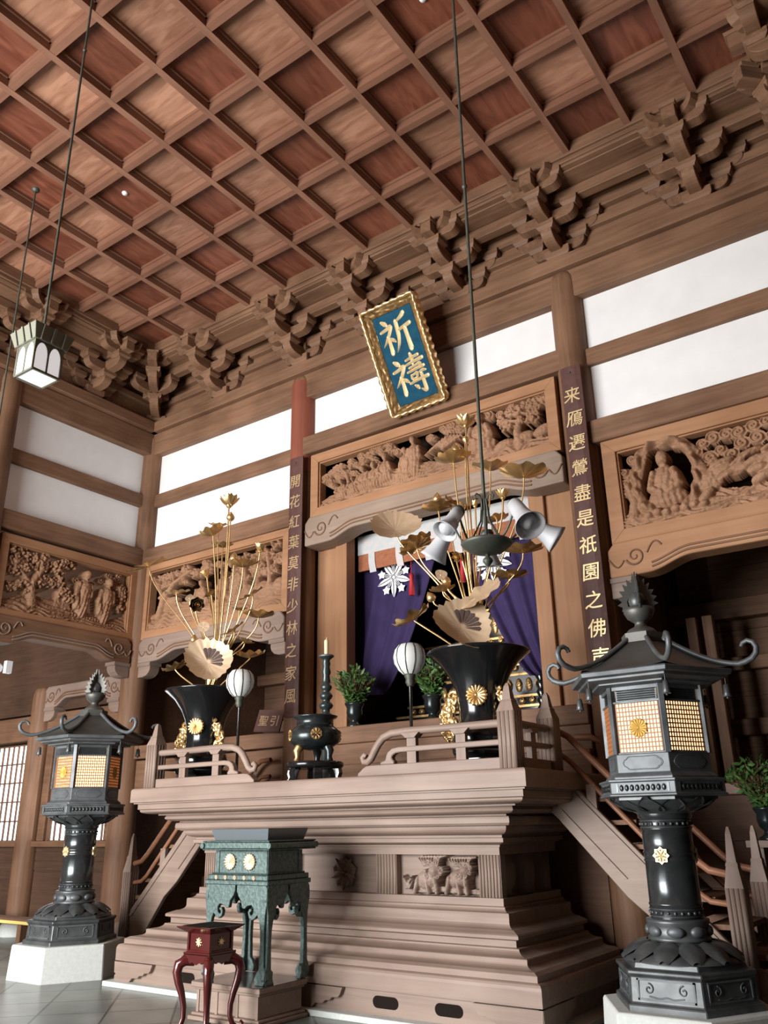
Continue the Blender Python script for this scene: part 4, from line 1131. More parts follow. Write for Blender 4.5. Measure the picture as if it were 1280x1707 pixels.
    # fire box
    m = MB(); hexr(m, [(.44,1.885),(.44,1.90),(.415,1.92),(.40,1.93),(.40,2.065),(.405,2.07)]); ob('lower_box', m, hi, t, bevel=.003)
    for k in range(6):
        m = MB(); p = []
        for i in range(24):
            a = 2*PI*i/24; rr = 1+.06*math.cos(6*a); p.append((.145*rr*(abs(math.cos(a))**.6)*(1 if math.cos(a) > 0 else -1), .048*rr*(abs(math.sin(a))**.6)*(1 if math.sin(a) > 0 else -1)))
        m.tube([(x, 0, z+2.0) for x, z in p+p[:1]], .004, 5); m.prism([(x*.93, z*.9+2.0) for x, z in p], 'y', -.004, .003)
        ob('cloud_panel', on_face(m, k, .40*math.cos(PI/6)), hi, t)
    ap = .395*math.cos(PI/6)
    m = MB(); hexr(m, [(.372,2.07),(.372,2.46)]); ob('light_paper', m, M['glow'], t, label='glowing paper')
    for k in range(6):
        lm = MB(); hw = .165
        for i in range(14): 
            x = -hw+2*hw*i/13; lm.box(x-.0042, x+.0042, -.004, .004, 2.075, 2.45)
        for j in range(12):
            z = 2.078+.37*j/11; lm.box(-hw, hw, -.006, .006, z-.0045, z+.0045)
        ob('lattice', on_face(lm, k, ap), M['lattice'], t, label='orange brown lattice')
    m = MB()
    for a in H6:
        q = MB(); q.box(-.022, .022, -.022, .022, 2.065, 2.58); m.merge(q, RZ(a) @ T(.392,0,0))
    for k in range(6):
        q = MB(); q.box(-.2, .2, -.012, .012, 2.445, 2.462); q.box(-.2, .2, -.012, .012, 2.065, 2.078); q.box(-.2, .2, -.012, .012, 2.545, 2.585); m.merge(q, RZ(PI/3*k) @ T(0,-ap,0))
    ob('corner_frame', m, hi, t, bevel=.003)
    for k in range(6):
        m = MB()
        for i in range(5): 
            z = 2.47+.017*i; m.add([(-.15,-.006,z),(.15,-.006,z),(.15,.006,z+.013),(-.15,.006,z+.013)], [(0,1,2,3)])
        m.box(-.16,.16,.008,.012,2.46,2.55)
        ob('louvre', on_face(m, k, ap), bz, t)
    for k in (0, 2, 4):
        m = crest_mb(.072, 16, .012).xf(T(0,-.012,2.255)); ob('gold_crest', on_face(m, k, ap), M['crest_gold'], t, label='gold chrysanthemum crest')
    # roof: concave six-sided, double eave
    m = MB(); hexr(m, [(.42,2.575),(.50,2.585),(.50,2.60),(.55,2.605),(.60,2.615),(.60,2.635),(.655,2.64),(.665,2.672),(.64,2.685)]); ob('eave', m, hi, t, bevel=.003)
    m = MB(); NS = 8
    for k in range(6):
        a, b = H6[k], H6[k]+PI/3; vs = []
        for i in range(13):
            s = i/12; r_ = .65+(.155-.65)*s; z = 2.68+.275*(s**1.7)*1.0
            z = 2.68+.285*(1-math.cos(PI*.5*s))*.55+.285*.45*s
            for j in range(NS+1):
                q = j/NS; x = r_*(math.cos(a)*(1-q)+math.cos(b)*q); y = r_*(math.sin(a)*(1-q)+math.sin(b)*q)
                lift = .018*(1-s)*((2*q-1)**4)
                vs.append((x, y, z+lift))
        W_ = NS+1
        m.add(vs, [(i*W_+j, i*W_+j+1, (i+1)*W_+j+1, (i+1)*W_+j) for i in range(12) for j in range(NS)], True)
    ob('roof', m, M['bronze_roof'], t)
    for a in H6:
        pts = []
        for i in range(13):
            s = 1-i/12; r_ = .66+(.155-.66)*s; pts.append((r_, 0, 2.70+.285*(1-math.cos(PI*.5*s))*.55+.285*.45*s+.018*(1-s)))
        # scroll that curls up at the corner
        c0 = (.80, 2.80)
        pts += [(.72,0,2.708),(.77,0,2.718),(.82,0,2.738),(.855,0,2.775),(.865,0,2.82),(.845,0,2.862),(.805,0,2.878),(.77,0,2.862),(.757,0,2.835)]
        rs = [.020]*13+[.022,.023,.023,.023,.022,.02,.018,.017,.018]
        m = MB(); m.tube(pts, rs, 8); m.xf(RZ(a)); ob('ridge_scroll', m, hi, t)
        b = MB(); b.tube([(.60,0,2.61),(.60,0,2.565)], .004, 5); b.lathe([(.012,2.565),(.022,2.555),(.026,2.50),(.034,2.47),(.030,2.468)], 12, c=(.60,0)); b.ball((.60,0,2.462), .01); b.xf(RZ(a)); ob('wind_bell', b, bz, t)
    # finial: plates, bowl, flaming jewel
    m = MB(); hexr(m, [(.175,2.955),(.175,3.03)]); m.lathe([(.13,3.03),(.125,3.05),(.10,3.075),(.05,3.10),(.045,3.13),(.06,3.14),(.10,3.17),(.125,3.22),(.12,3.255),(.10,3.255),(.03,3.24)], 28); ob('finial_bowl', m, M['bronze_roof'], t)
    m = MB(); m.ball((0,0,3.315), .075, .075, .085, 16, 10); m.lathe([(.03,3.39),(.012,3.42),(.0,3.45)], 10, cap=False); ob('jewel', m, bz, t)
    for a in (0, PI/2, PI, 1.5*PI):
        m = MB()
        edge = [(.085,3.22)]; rg = random.Random(3)
        out = [(.135,3.235),(.125,3.27),(.165,3.29),(.125,3.315),(.158,3.35),(.115,3.365),(.14,3.41),(.095,3.41),(.11,3.47),(.07,3.45),(.075,3.51),(.035,3.48),(.02,3.57),(.0,3.50)]
        p = [(.07,3.225)]+out+[(.0,3.41),(.05,3.38),(.085,3.32),(.08,3.26)]
        m.prism(p, 'y', -.006, .006); m.xf(RZ(a+.4)); ob('flame', m, M['bronze_roof'], t)
    return t
M['lattice'] = plain('orange brown lattice', (.30,.12,.045), .5)
M['bronze_roof'] = plain('dark roof bronze', (.085,.085,.078), .5, .6, c2=(.13,.13,.118), scale=5)
M['bronze_shaft'] = plain('polished dark shaft', (.05,.056,.06), .22, .7, c2=(.085,.093,.098), scale=5)
L1 = lantern((9.02,-1.98,0), 'large hexagonal bronze lantern right of the altar in front of the right stair', 'pair of bronze lanterns')
L2 = dup(L1, (1.77,-1.98,0), 0, 'hexagonal bronze lantern left of the altar in front of the lattice windows', 'pair of bronze lanterns')
for c in (9.02, 1.77):
    l = bpy.data.lights.new('lantern_bulb', 'POINT'); l.energy = 6; l.color = (1,.72,.4); l.shadow_soft_size = .08
    o = bpy.data.objects.new('lantern_bulb', l); COL.objects.link(o); o.location = (c, -1.98, 2.25)

# ------------------------------------------------------------------ green bronze stand on a wooden box base
t = thing('stand_base', 'pale wooden box base on the floor under the green bronze stand', 'base', (5.27,-2.53,0))
m = MB(); m.box(-.43,.43,-.37,.27,0,.035); m.box(-.41,.41,-.345,.26,.035,.06); m.box(-.375,.375,-.31,.25,.06,.235); m.box(-.40,.40,-.335,.26,.235,.255); m.box(-.42,.42,-.355,.27,.255,.30)
ob('box', m, M['altar_x'], t, bevel=.01, seg=2)
for x in (-.375,-.14,.11,.345):
    m = MB(); m.box(x, x+.03, -.318, -.30, .06, .235); ob('batten', m, M['altar_z'], t)
m = MB(); m.box(-.415,.415,-.35,.265,.30,.304); ob('stone_top', m, M['stone_dark'] if 'stone_dark' in M else M['floor'], t, label='dark polished top')
t = thing('bronze_stand', 'tall green bronze stand with four legs and two flower crests before the altar', 'stand', (5.27,-2.50,.304))
vg = M['verdigris']
def leg_panel(w, flip):
    # half apron with cloud scroll and cabriole leg, in the x,z plane; x=0 outer corner edge, going inwards
    p = [(0,.0),(.10,.0),(.105,.05),(.085,.10),(.06,.12),(.052,.30),(.056,.42),(.07,.50),(.095,.55),(.12,.52),(.155,.505),(.19,.53),(.20,.57),(.185,.60),(.16,.60),(.155,.585),(.18,.565),(.165,.545),(.14,.56),(.135,.60),(.16,.63),(.21,.62),(.24,.595),(.27,.60),(.285,.66),(.32,.70),(.34,.74),(.34,.80),(0,.80),(-.02,.76),(-.025,.68),(0,.55),(.008,.40),(.0,.15),(-.02,.11),(-.03,.05)]
    p = [(x*w/.34 if x > .10 else x, z) for x, z in p]
    if flip: p = [(-x, z) for x, z in p][::-1]
    return p
for sx in (-1, 1):
    for sy in (-1, 1):
        m = MB(); hx, hy = .37, .27
        pr = leg_panel(.36, sx > 0); m1_ = MB(); m1_.prism(pr, 'y', -.02, .02); m1_.xf(T(sx*hx, sy*hy, 0)); m.merge(m1_)
        pr = leg_panel(.26, sy > 0); m2_ = MB(); m2_.prism(pr, 'x', -.02, .02); m2_.xf(T(sx*hx, sy*hy, 0)); m.merge(m2_)
        ob('leg', m, vg, t, bevel=.004)
m = MB(); m.box(-.40,.40,-.30,.30,.79,.83); m.box(-.385,.385,-.285,.285,.83,.875); m.box(-.36,.36,-.26,.26,.875,.89); ob('waist_band', m, vg, t, bevel=.008)
m = MB(); m.box(-.33,.33,-.235,.235,.885,1.08); ob('box', m, vg, t, bevel=.004)
for x0, x1, y0_, y1_ in ((-.33,-.28,-.243,-.233),(.28,.33,-.243,-.233),(.326,.338,-.235,-.19),(.326,.338,.19,.235)):
    m = MB(); m.box(x0, x1, y0_, y1_, .89, 1.08); ob('corner_strip', m, vg, t)
m = MB(); m.box(-.43,.43,-.33,.33,1.085,1.10); m.box(-.42,.42,-.32,.32,1.10,1.155); m.box(-.43,.43,-.33,.33,1.155,1.17)
for s in (-1, 1):
    m.tube([(s*.43,-.335,1.125),(s*.43,.335,1.125)], .026, 10); 
ob('scroll_top', m, vg, t, bevel=.006)
m = MB(); m.frus(0,0,1.17,1.27,.34,.25,.37,.28); ob('tray', m, M['slate'], t); m = MB(); m.frus(0,0,1.262,1.272,.355,.265,.36,.27); ob('ash_bed', m, M['dark'], t)
for x in (-.135,.115):
    m = crest_mb(.073, 16, .014).xf(T(x,-.245,.985)); ob('flower_crest', m, M['gold_pale'], t, label='silver gold chrysanthemum crest')
for k in range(5):
    m = crest_mb(.02, 8, .008).xf(T(-.26+.12*k,-.29,.852)); ob('small_crest', m, M['gold_pale'], t)

# ------------------------------------------------------------------ red lacquer stand
t = thing('lacquer_stand', 'small red lacquer stand with curved legs and gold crests in front', 'stand', (5.40,-3.20,0), 0)
lr = M['lacquer_red']; hb = .125
m = MB(); m.box(-.19,.19,-.19,.19,0,.018); m.box(-.21,-.16,-.21,-.16,0,.03); m.box(.16,.21,-.21,-.16,0,.03); m.box(-.21,-.16,.16,.21,0,.03); m.box(.16,.21,.16,.21,0,.03); ob('base_ring', m, lr, t, bevel=.004)
for sx in (-1, 1):
    for sy in (-1, 1):
        pts = [(.085,.58),(.14,.585),(.175,.555),(.185,.50),(.172,.42),(.15,.33),(.135,.24),(.135,.16),(.15,.10),(.175,.07),(.20,.075),(.208,.10),(.195,.12)]
        rs = [.045,.046,.044,.04,.034,.028,.024,.022,.022,.022,.02,.016,.012]
        m = MB(); m.tube([(x*sx*1.0, x*sy*1.0, z-.035) for x, z in pts], rs, 10); ob('leg', m, lr, t)
m = MB()
for k in range(4):
    q = MB(); q.prism([(-.15,.60),(.15,.60),(.15,.56),(.10,.555),(.07,.53),(.04,.54),(0,.52),(-.04,.54),(-.07,.53),(-.10,.555),(-.15,.56)], 'y', -.155, -.14); m.merge(q, RZ(PI/2*k))
m.box(-.155,.155,-.155,.155,.595,.612); ob('apron', m, lr, t)
m = MB(); m.box(-hb,hb,-hb,hb,.612,.755); 
for s in (-1, 1):
    for q in (-1, 1): m.box(s*hb-.012, s*hb+.012, q*hb-.012, q*hb+.012, .612, .757)
m.frus(0,0,.612,.63,.14,.14,.13,.13); ob('box', m, lr, t, bevel=.002)
m = MB(); m.frus(0,0,.755,.80,.13,.13,.20,.20); m.frus(0,0,.80,.81,.2,.2,.205,.205); ob('flared_top', m, lr, t)
m = MB(); m.frus(0,0,.811,.813,.17,.17,.17,.17); ob('ash_bed', m, M['dark'], t)
for k in (0, 1, 3):
    m = crest_mb(.036, 8, .008).xf(T(0,-hb-.004,.69)); m.prism([(.02*math.cos(2*PI*i/16), .69+.02*math.sin(2*PI*i/16)) for i in range(16)], 'y', -hb-.012, -hb)
    ob('gold_crest', m.xf(RZ(PI/2*k)), M['gold_paint'], t, label='gold crest')
# the small mat the lacquer stand stands on lies outside the frame, so only the stand is built

# ------------------------------------------------------------------ incense burner, candlestick
t = thing('incense_burner', 'black bronze incense burner with two crests on a footed tray at the altar edge', 'incense burner', (5.34,-1.78,ZP))
bb = M['black_bronze']
m = MB(); m.lathe([(.22,.12),(.29,.125),(.305,.145),(.305,.175),(.29,.185),(.2,.19)], 6+30); 
ob('tray', m, M['black'], t)
for k in range(6):
    a = PI/3*k+.3; m = MB(); p = [(.20,.12),(.29,.12),(.30,.07),(.285,.03),(.31,.0),(.25,0),(.245,.04),(.23,.08)]
    m.prism(p, 'y', -.045, .045); m.xf(RZ(a)); ob('tray_foot', m, M['black'], t, bevel=.008)
for k in range(3):
    a = PI*2/3*k-PI/2-.5; m = MB(); m.tube([(.17,0,.34),(.20,0,.29),(.19,0,.235),(.20,0,.19)], [.05,.045,.03,.038], 10); m.xf(RZ(a)); ob('leg', m, M['gold_dark'] if k == 0 else bb, t)
m = MB(); m.lathe([(.08,.31),(.18,.33),(.255,.38),(.275,.44),(.26,.50),(.21,.545),(.195,.555),(.195,.62),(.235,.64),(.24,.655),(.22,.66),(.18,.645),(.17,.56)], 40); ob('bowl', m, bb, t)
for a in (-.62, .75, PI-.6):
    m = crest_mb(.058, 8, .014).xf(T(0,-.268,.455)); m.prism([(.06*math.cos(2*PI*i/24), .455+.06*math.sin(2*PI*i/24)) for i in range(24)], 'y', -.27, -.25); ob('crest', m.xf(RZ(a)), M['gold_dark'], t, label='aged gold crest')
t = thing('candlestick', 'tall green black turned candlestick with a cream candle behind the incense burner', 'candlestick', (5.07,-1.27,ZP))
m = MB(); pr = [(.17,0),(.17,.03),(.10,.06),(.05,.12),(.05,.55)]
for z, r_ in ((.62,.075),(.72,.085),(.84,.085),(.95,.078),(1.05,.07)):
    pr += [(.045,z-.04),(r_*.8,z-.03),(r_,z),(r_*.8,z+.03),(.045,z+.04)]
pr += [(.05,1.12),(.04,1.18),(.055,1.22),(.04,1.28),(.05,1.32),(.04,1.36),(.065,1.385),(.085,1.40),(.085,1.41),(.03,1.412)]
m.lathe(pr, 20); ob('stem', m, M['iron_dark'] if 'iron_dark' in M else bb, t)
m = MB(); m.lathe([(.088,1.40),(.092,1.412),(.088,1.42),(.04,1.415)], 24); ob('drip_pan', m, M['bronze_hi'], t)
m = MB(); m.lathe([(.024,1.41),(.027,1.58),(.024,1.60),(.006,1.605),(.004,1.63)], 14); ob('candle', m, M['candle'], t, label='cream candle')

# ------------------------------------------------------------------ paper globe lamps on poles
def bonbori(loc, label):
    t = thing('globe_lamp', label, 'lamp', loc, 0, 'round paper lamps on black poles')
    h = .965
    m = MB(); m.lathe([(.10,0),(.10,.02),(.03,.04),(.017,.06),(.017,h-.05)], 14); ob('pole', m, M['black'], t)
    m = MB(); m.lathe([(.03,h-.10),(.05,h-.06),(.045,h-.03),(.06,h),(.055,h+.02)], 16); ob('collar', m, M['iron'], t)
    n = 10; prof = [(.07,h+.02),(.115,h+.06),(.155,h+.13),(.165,h+.20),(.15,h+.27),(.11,h+.32),(.06,h+.335)]
    m = MB(); m.lathe(prof, 40); ob('paper_shade', m, M['paper'], t, label='white paper shade')
    for k in range(n):
        m = MB(); a = 2*PI*k/n; m.tube([((r_+.003)*math.cos(a), (r_+.003)*math.sin(a), z) for r_, z in prof], .0045, 5); ob('rib', m, M['black'], t)
    return t
b1 = atY(400,1150,-1.72); b2 = atY(683,1112,-1.70)
bonbori((b1.x, -1.72, ZP), 'white paper globe lamp on a black pole beside the left black vase')
g = bonbori((b2.x, -1.70, ZP), 'white paper globe lamp on a black pole left of the right black vase')

# ------------------------------------------------------------------ black vases with gold fittings
def vase(loc, label, rz=0):
    t = thing('flower_vase', label, 'vase', loc, rz, 'pair of black altar vases')
    m = MB(); hexr(m, [(.33,0),(.33,.05),(.27,.08),(.27,.14),(.33,.17),(.34,.20),(.30,.21)]); ob('base', m, M['black'], t, bevel=.01)
    m = MB(); m.lathe([(.22,.20),(.27,.25),(.29,.31),(.27,.38),(.225,.45),(.215,.58),(.225,.70),(.25,.80),(.30,.91),(.385,1.03),(.495,1.125),(.515,1.14),(.505,1.15),(.48,1.13),(.28,.95)], 48); ob('body', m, M['black'], t)
    m = crest_mb(.105, 16, .03).xf(T(0,-.235,.70)); ob('gold_crest', m.xf(RZ(R(20))), M['gold'], t, label='gold chrysanthemum crest')
    rg = random.Random(5)
    for s in (-1, 1):
        m = MB()
        for k in range(16):
            f = k/15; x = s*(.27+.10*math.sin(f*PI)*rg.random()+.05*(1-f)); z = .30+.42*f
            q = spiral(0, 0, .05+.025*rg.random(), 1.3, rg.choice((1,-1)), rg.random()*6, 0, 14)
            m.tube([(x+a, -.05-.05*rg.random()+.01*i/4, z+c) for i, (a, b, c) in enumerate(q)], [.022*(1-.55*i/14) for i in range(15)], 6)
        for k in range(6): m.ball((s*(.27+.06*rg.random()), -.05, .32+.4*rg.random()), .045, .05, .05, 8, 6)
        ob('gold_handle', m, M['gold'], t, label='gold scrolling lion handle')
    return t
VY = -1.52
v1 = atY(345,1155,VY); v2 = atY(797,1092,VY)
vase((v1.x, VY, ZP), 'black lacquer trumpet vase holding the left gold lotus arrangement')
vase((v2.x, VY, ZP), 'black lacquer trumpet vase holding the right gold lotus arrangement')
# ------------------------------------------------------------------ gold lotus arrangements
def leaf_mb(c, n, R0, cup=.35, rip=.05, waves=11, seed=0, fold=0.0, spin=0.0, nr=8, nth=44):
    rg = random.Random(seed); ph = rg.random()*6
    m = MB(); vs = []; Mt = T(*c) @ to_dir(n, spin)
    for i in range(nr+1):
        q = i/nr
        for j in range(nth):
            a = 2*PI*j/nth
            r_ = R0*q*(1+.05*math.sin(waves*a+ph)*q+.05*math.sin(3*a+ph*2)*q)
            z = R0*(cup*(.55*q*q+.45*q) + rip*q**3*math.sin(waves*a+ph) + .022*math.cos(18*a)*math.sin(PI*q*.8))
            x, y = r_*math.cos(a), r_*math.sin(a)
            if fold:                          # the near lip rolls over
                t = max(0.0, -y/R0-.25)
                z += R0*fold*t*1.3; y += R0*fold*t*.75
            vs.append(tuple(Mt @ Vector((x, y, z))))
    for i in range(nr): 
        for j in range(nth):
            m.f.append((i*nth+j, i*nth+(j+1)%nth, (i+1)*nth+(j+1)%nth, (i+1)*nth+j)); m.sm.append(True)
    m.v = vs
    return m
def petal(m, Mt, L, w, cup, open_, n=6):
    vs = []; NB = 5
    for i in range(n+1):
        s = i/n; ww = w*math.sin(PI*min(1, .12+.88*s*.97))**.7*(1-.25*s) if s < 1 else 0.0
        ang = open_*(1-.35*s)
        r_ = L*s*math.sin(ang); z = L*s*math.cos(ang)+0
        for j in range(NB):
            q = -1+2*j/(NB-1); vs.append(tuple(Mt @ Vector((r_+cup*w*(-(q*q))*.0+cup*ww*(q*q)*-.5, ww*q, z+ww*q*q*.25))))
    m.add(vs, [(i*NB+j, i*NB+j+1, (i+1)*NB+j+1, (i+1)*NB+j) for i in range(n) for j in range(NB-1)], True)
def flower_mb(c, n, R0, op=1.0):
    m = MB(); B = T(*c) @ to_dir(n)
    for ring, (k, o, L) in enumerate(((7, 1.25*op, 1.0), (6, .85*op, .95), (5, .45*op, .85))):
        for i in range(k): petal(m, B @ RZ(2*PI*i/k+ring*.5), R0*L*1.12, R0*.40, .9, o)
    m.merge(MB().ball((0,0,R0*.28), R0*.26, R0*.26, R0*.40, 10, 6), B)
    return m
def bud_mb(c, n, R0):
    m = MB(); m.lathe([(0,-R0*.1),(R0*.5,.0),(R0*.92,R0*.45),(R0,R0*.8),(R0*.8,R0*1.4),(R0*.35,R0*2.0),(0,R0*2.35)], 16, cap=False)
    return m.xf(T(*c) @ to_dir(n))
def bez(p0, p1, p2, p3, n=14):
    return [p0*(1-t)**3+p1*3*t*(1-t)**2+p2*3*t*t*(1-t)+p3*t**3 for t in [i/n for i in range(n+1)]]
PXM = 1391.27
def px2m(px, p):                              # length that spans px pixels at point p
    return px*((p-CAM).dot(_f))/PXM
def bouquet(name_label, root, items, gather):
    t = thing('lotus_arrangement', name_label, 'lotus flowers', root)
    rt = Vector(root); G = Vector(gather)-rt
    gm, gp = M['gold'], M['gold_pale']
    def best_spin(n, want):
        return max((R(5*i) for i in range(72)), key=lambda s: (to_dir(n, s) @ Vector((0,-1,0))).dot(want))
    for k, it in enumerate(items):
        kind, u, v, px, n, dy = it[:6]; kw = it[6] if len(it) > 6 else {}
        p = atY(u, v, root[1]+dy); r_ = px2m(px, p); q = p-rt; nv = Vector(n).normalized()
        mat = gp if kw.get('pale') else (M['gold_dark'] if kw.get('dark') else gm)
        if kw.get('fold'): kw['spin'] = best_spin(n, -_u*.8-_r*.6)
        if kind == 'leaf': o = ob('lotus_leaf', leaf_mb(q, n, r_, kw.get('cup', .38), kw.get('rip', .06), kw.get('waves', 9), k, kw.get('fold', 0), kw.get('spin', 0)), mat, t)
        elif kind == 'flower': o = ob('lotus_flower', flower_mb(q, n, r_, kw.get('op', 1.0)), mat, t)
        elif kind == 'bud': o = ob('lotus_bud', bud_mb(q, n, r_), mat, t)
        elif kind == 'disc': o = ob('round_leaf', leaf_mb(q, n, r_, .05, .0, 3, k, nr=3, nth=24), mat, t)
        if kw.get('heart'):
            m = MB(); Bm = T(*q) @ to_dir(n, kw.get('spin', 0)); 
            for i in range(7):
                a0 = R(22)+R(19.5)*i; a1 = a0+R(17); z = r_*.15
                pr = [(r_*.10*math.cos((a0+a1)/2), r_*.10*math.sin((a0+a1)/2)), (r_*.58*math.cos(a0), r_*.58*math.sin(a0)), (r_*.63*math.cos((a0+a1)/2), r_*.63*math.sin((a0+a1)/2)), (r_*.58*math.cos(a1), r_*.58*math.sin(a1))]
                m.add([tuple(Bm @ Vector((x, y, r_*.26*(.55*(x*x+y*y)/r_**2+.45*math.hypot(x,y)/r_)+r_*.03))) for x, y in pr], [(0,1,2,3)])
            ob('leaf_heart', m, M['heart'], o, label='purple brown heart of the leaf')
        if kw.get('nostem'): continue
        b0 = Vector((.05*math.cos(k*2.4), .05*math.sin(k*2.4), -.05)); b1_ = G*.55+Vector((.03*math.cos(k*2.4), .03*math.sin(k*2.4), 0))
        bend = kw.get('bend', .35)
        e = q-nv*r_*.02
        c2 = e-Vector((nv.x*.3, nv.y*.3, 1)).normalized()*(e-b1_).length*bend
        low = q.z < G.z*.8
        P_ = bez(b0, G*1.0+Vector((.02*math.cos(k*2.4),.02*math.sin(k*2.4),0)) if not low else Vector((q.x*.3, q.y*.3, .12)), c2 if not low else Vector((q.x*.75, q.y*.8, q.z-.12)), e)
        m = MB(); m.tube(P_, .0095 if kind != 'flower' else .011, 6); ob('stem', m, gm, o)
    return t
C_ = (.58, -.72, .28)            # leaning towards the front right, where the light and the eye are
UP = (0,0,1)
vl = (v1.x, VY, 3.12); vr = (v2.x, VY, 3.12)
left_items = [
 ('flower',381.6,845,23,UP,0,{'op':.95}), ('bud',384,868,7,UP,0),
 ('leaf',355,893,21,(-.25,-.3,1),-.1,{'cup':.5,'rip':.1}), ('leaf',364,879,16,(.2,-.2,1),.1,{'cup':.4}), ('leaf',371,913,18,(.1,-.1,1),.2,{'dark':1}),
 ('flower',433,921,16,(.2,-.1,1),0,{'op':.75}), ('bud',390,938,8,UP,-.1), ('leaf',405,946,28,(.1,-.15,1),-.1,{'dark':1}),
 ('leaf',248,944,34,(-.16,-.45,1),-.25,{'cup':.1,'rip':.05,'bend':.25}), ('leaf',294,990,22,(.2,-.35,1),-.3,{'cup':.2}),
 ('flower',326,1005,20,(.5,-.3,-.25),-.1,{'op':.8,'dark':1}), ('flower',345,962,13,(-.2,-.3,.8),.1,{'op':.8}), ('leaf',352,992,11,(-.3,-.3,.6),0,{'dark':1}),
 ('leaf',421,991,23,(-.3,-.55,1),-.1,{'cup':.12,'bend':.3}), ('leaf',431,1030,27,(.05,0,1),.1,{'dark':1,'cup':.3}), ('leaf',390,1050,20,(-.4,-.6,1),-.1,{'cup':.15}),
 ('leaf',399,1018,13,(.2,-.2,1),.15,{'dark':1}), ('disc',339,1045,10,C_,-.15,{'pale':1}), ('disc',316,997,7,C_,-.1,{'pale':1}),
 ('bud',323,1072,6.5,UP,-.2), ('bud',336,1080,6.5,UP,-.15), ('leaf',292,1116,20,(-.3,-.2,1),-.3,{'cup':.3,'rip':.12}),
 ('leaf',417,1097,24,(.15,-.3,1),.05,{'rip':.1}), ('leaf',346,1105,41,C_,-.34,{'pale':1,'cup':.26,'rip':.045,'waves':19,'heart':1,'fold':.30,'spin':R(150),'nostem':0}),
 ('leaf',408,1072,16,(.3,.1,.8),.1,{'dark':1}),
]
right_items = [
 ('flower',776,712,23,UP,0,{'op':1.1}), ('bud',775,728,6,(.15,0,-1),-.05),
 ('leaf',756,772,31,(-.05,-.1,1),-.1,{'cup':.4}), ('bud',760,757,9,UP,-.1,{'nostem':1}), ('leaf',817,785,31,(.1,-.15,1),.1,{'cup':.35}),
 ('leaf',873,796,40,(.05,-.05,1),.0,{'cup':.32}), ('flower',838,832,18,(.1,-.1,1),0,{'op':.85}),
 ('leaf',731,852,27,(-.05,-.1,1),-.1,{'dark':1}), ('bud',729,838,8,UP,-.1,{'nostem':1}), ('leaf',752,842,18,(.7,-.1,.6),.0,{'dark':1}),
 ('bud',772,850,7,(-.3,-.2,1),-.1), ('flower',792,846,12,UP,0,{'op':.6}),
 ('leaf',659,884,43,(.40,-.60,.60),-.3,{'pale':1,'cup':.3,'rip':.045,'waves':20,'bend':.2}), ('leaf',695,914,29,(-.35,-.15,1),-.2,{'cup':.15,'rip':.1}),
 ('leaf',694,904,27,(-.3,-.1,1),-.15,{'cup':.15,'rip':.08,'nostem':1}),
 ('leaf',828,866,21,(-.2,-.1,1),.1,{'cup':.15}), ('leaf',872,922,35,(.05,-.08,1),.05,{'cup':.28,'dark':1}), ('leaf',849,965,32,(.05,-.08,1),.1,{'cup':.3,'dark':1}),
 ('leaf',803,992,40,(-.29,-.8,.85),-.25,{'pale':1,'cup':.1,'rip':.06}), ('flower',768,925,15,(-.2,-.6,-.3),-.1,{'op':.8}), ('disc',735,958,10,C_,-.2,{'pale':1}),
 ('bud',745,976,8,(-.1,-.1,1),-.15), ('leaf',738,986,22,(-.1,-.1,1),-.15,{'cup':.3}), ('bud',722,1002,8,(-.5,-.2,1),-.25), ('disc',779,914,9,C_,-.2,{'pale':1}),
 ('leaf',690,1034,34,(-.35,-.35,.9),-.3,{'cup':.3,'rip':.14,'waves':7}), ('leaf',769,1046,50,C_,-.36,{'pale':1,'cup':.26,'rip':.045,'waves':19,'heart':1,'fold':.30,'spin':R(150)}),
]
bouquet('tall gold lotus arrangement in the left black vase', vl, left_items, tuple(atY(370, 1075, VY)))
bouquet('tall gold lotus arrangement in the right black vase, seen behind the chandelier', vr, right_items, tuple(atY(787, 985, VY)))

# ------------------------------------------------------------------ leafy sprigs in small black pots
def sprig(loc, label, Hh, Wd, n, seed, s=1.0):
    t = thing('potted_plant', label, 'plant', loc)
    rg = random.Random(seed)
    m = MB(); m.lathe([(.10,0),(.105,.02),(.06,.05),(.05,.08),(.09,.12),(.105,.18),(.10,.24),(.125,.28),(.13,.30),(.11,.30),(.09,.26)], 20); ob('pot', m.xf(Matrix.Scale(s, 4)), M['black_bronze'], t)
    st = MB(); lf = MB()
    for k in range(n):
        a = rg.random()*2*PI; q = rg.random()**.5; top = Vector((Wd*q*math.cos(a), Wd*q*math.sin(a), .3*s+Hh*(.35+.65*(1-q*.75)*rg.random()**.4)))
        b = Vector((.04*math.cos(a), .04*math.sin(a), .26*s)); mid = (b+top)*.5+Vector((0,0,.05)); P_ = bez(b, b+Vector((0,0,.1)), mid, top, 6); st.tube(P_, .004, 4)
        for i in range(9):
            f = .3+.7*i/8; p = P_[min(6, int(f*6))]+Vector((rg.uniform(-.03,.03), rg.uniform(-.03,.03), rg.uniform(-.02,.03)))
            d = Vector((rg.uniform(-1,1), rg.uniform(-1,1), rg.uniform(-.1,1))).normalized(); Mt = T(*p) @ to_dir(d, rg.random()*6)
            L = .075+.04*rg.random(); w = .017
            lf.add([tuple(Mt @ Vector(v_)) for v_ in ((0,0,0),(w,.0,L*.35),(w*.8,.006,L*.7),(0,.012,L),(-w*.8,.006,L*.7),(-w,0,L*.35),(0,-.006,L*.5))], [(0,1,6),(1,2,6),(2,3,6),(3,4,6),(4,5,6),(5,0,6)], True)
    ob('twigs', st, M['beam_z'], t); o = ob('foliage', lf, M['leaf'], t); o['kind'] = 'stuff'
    return t
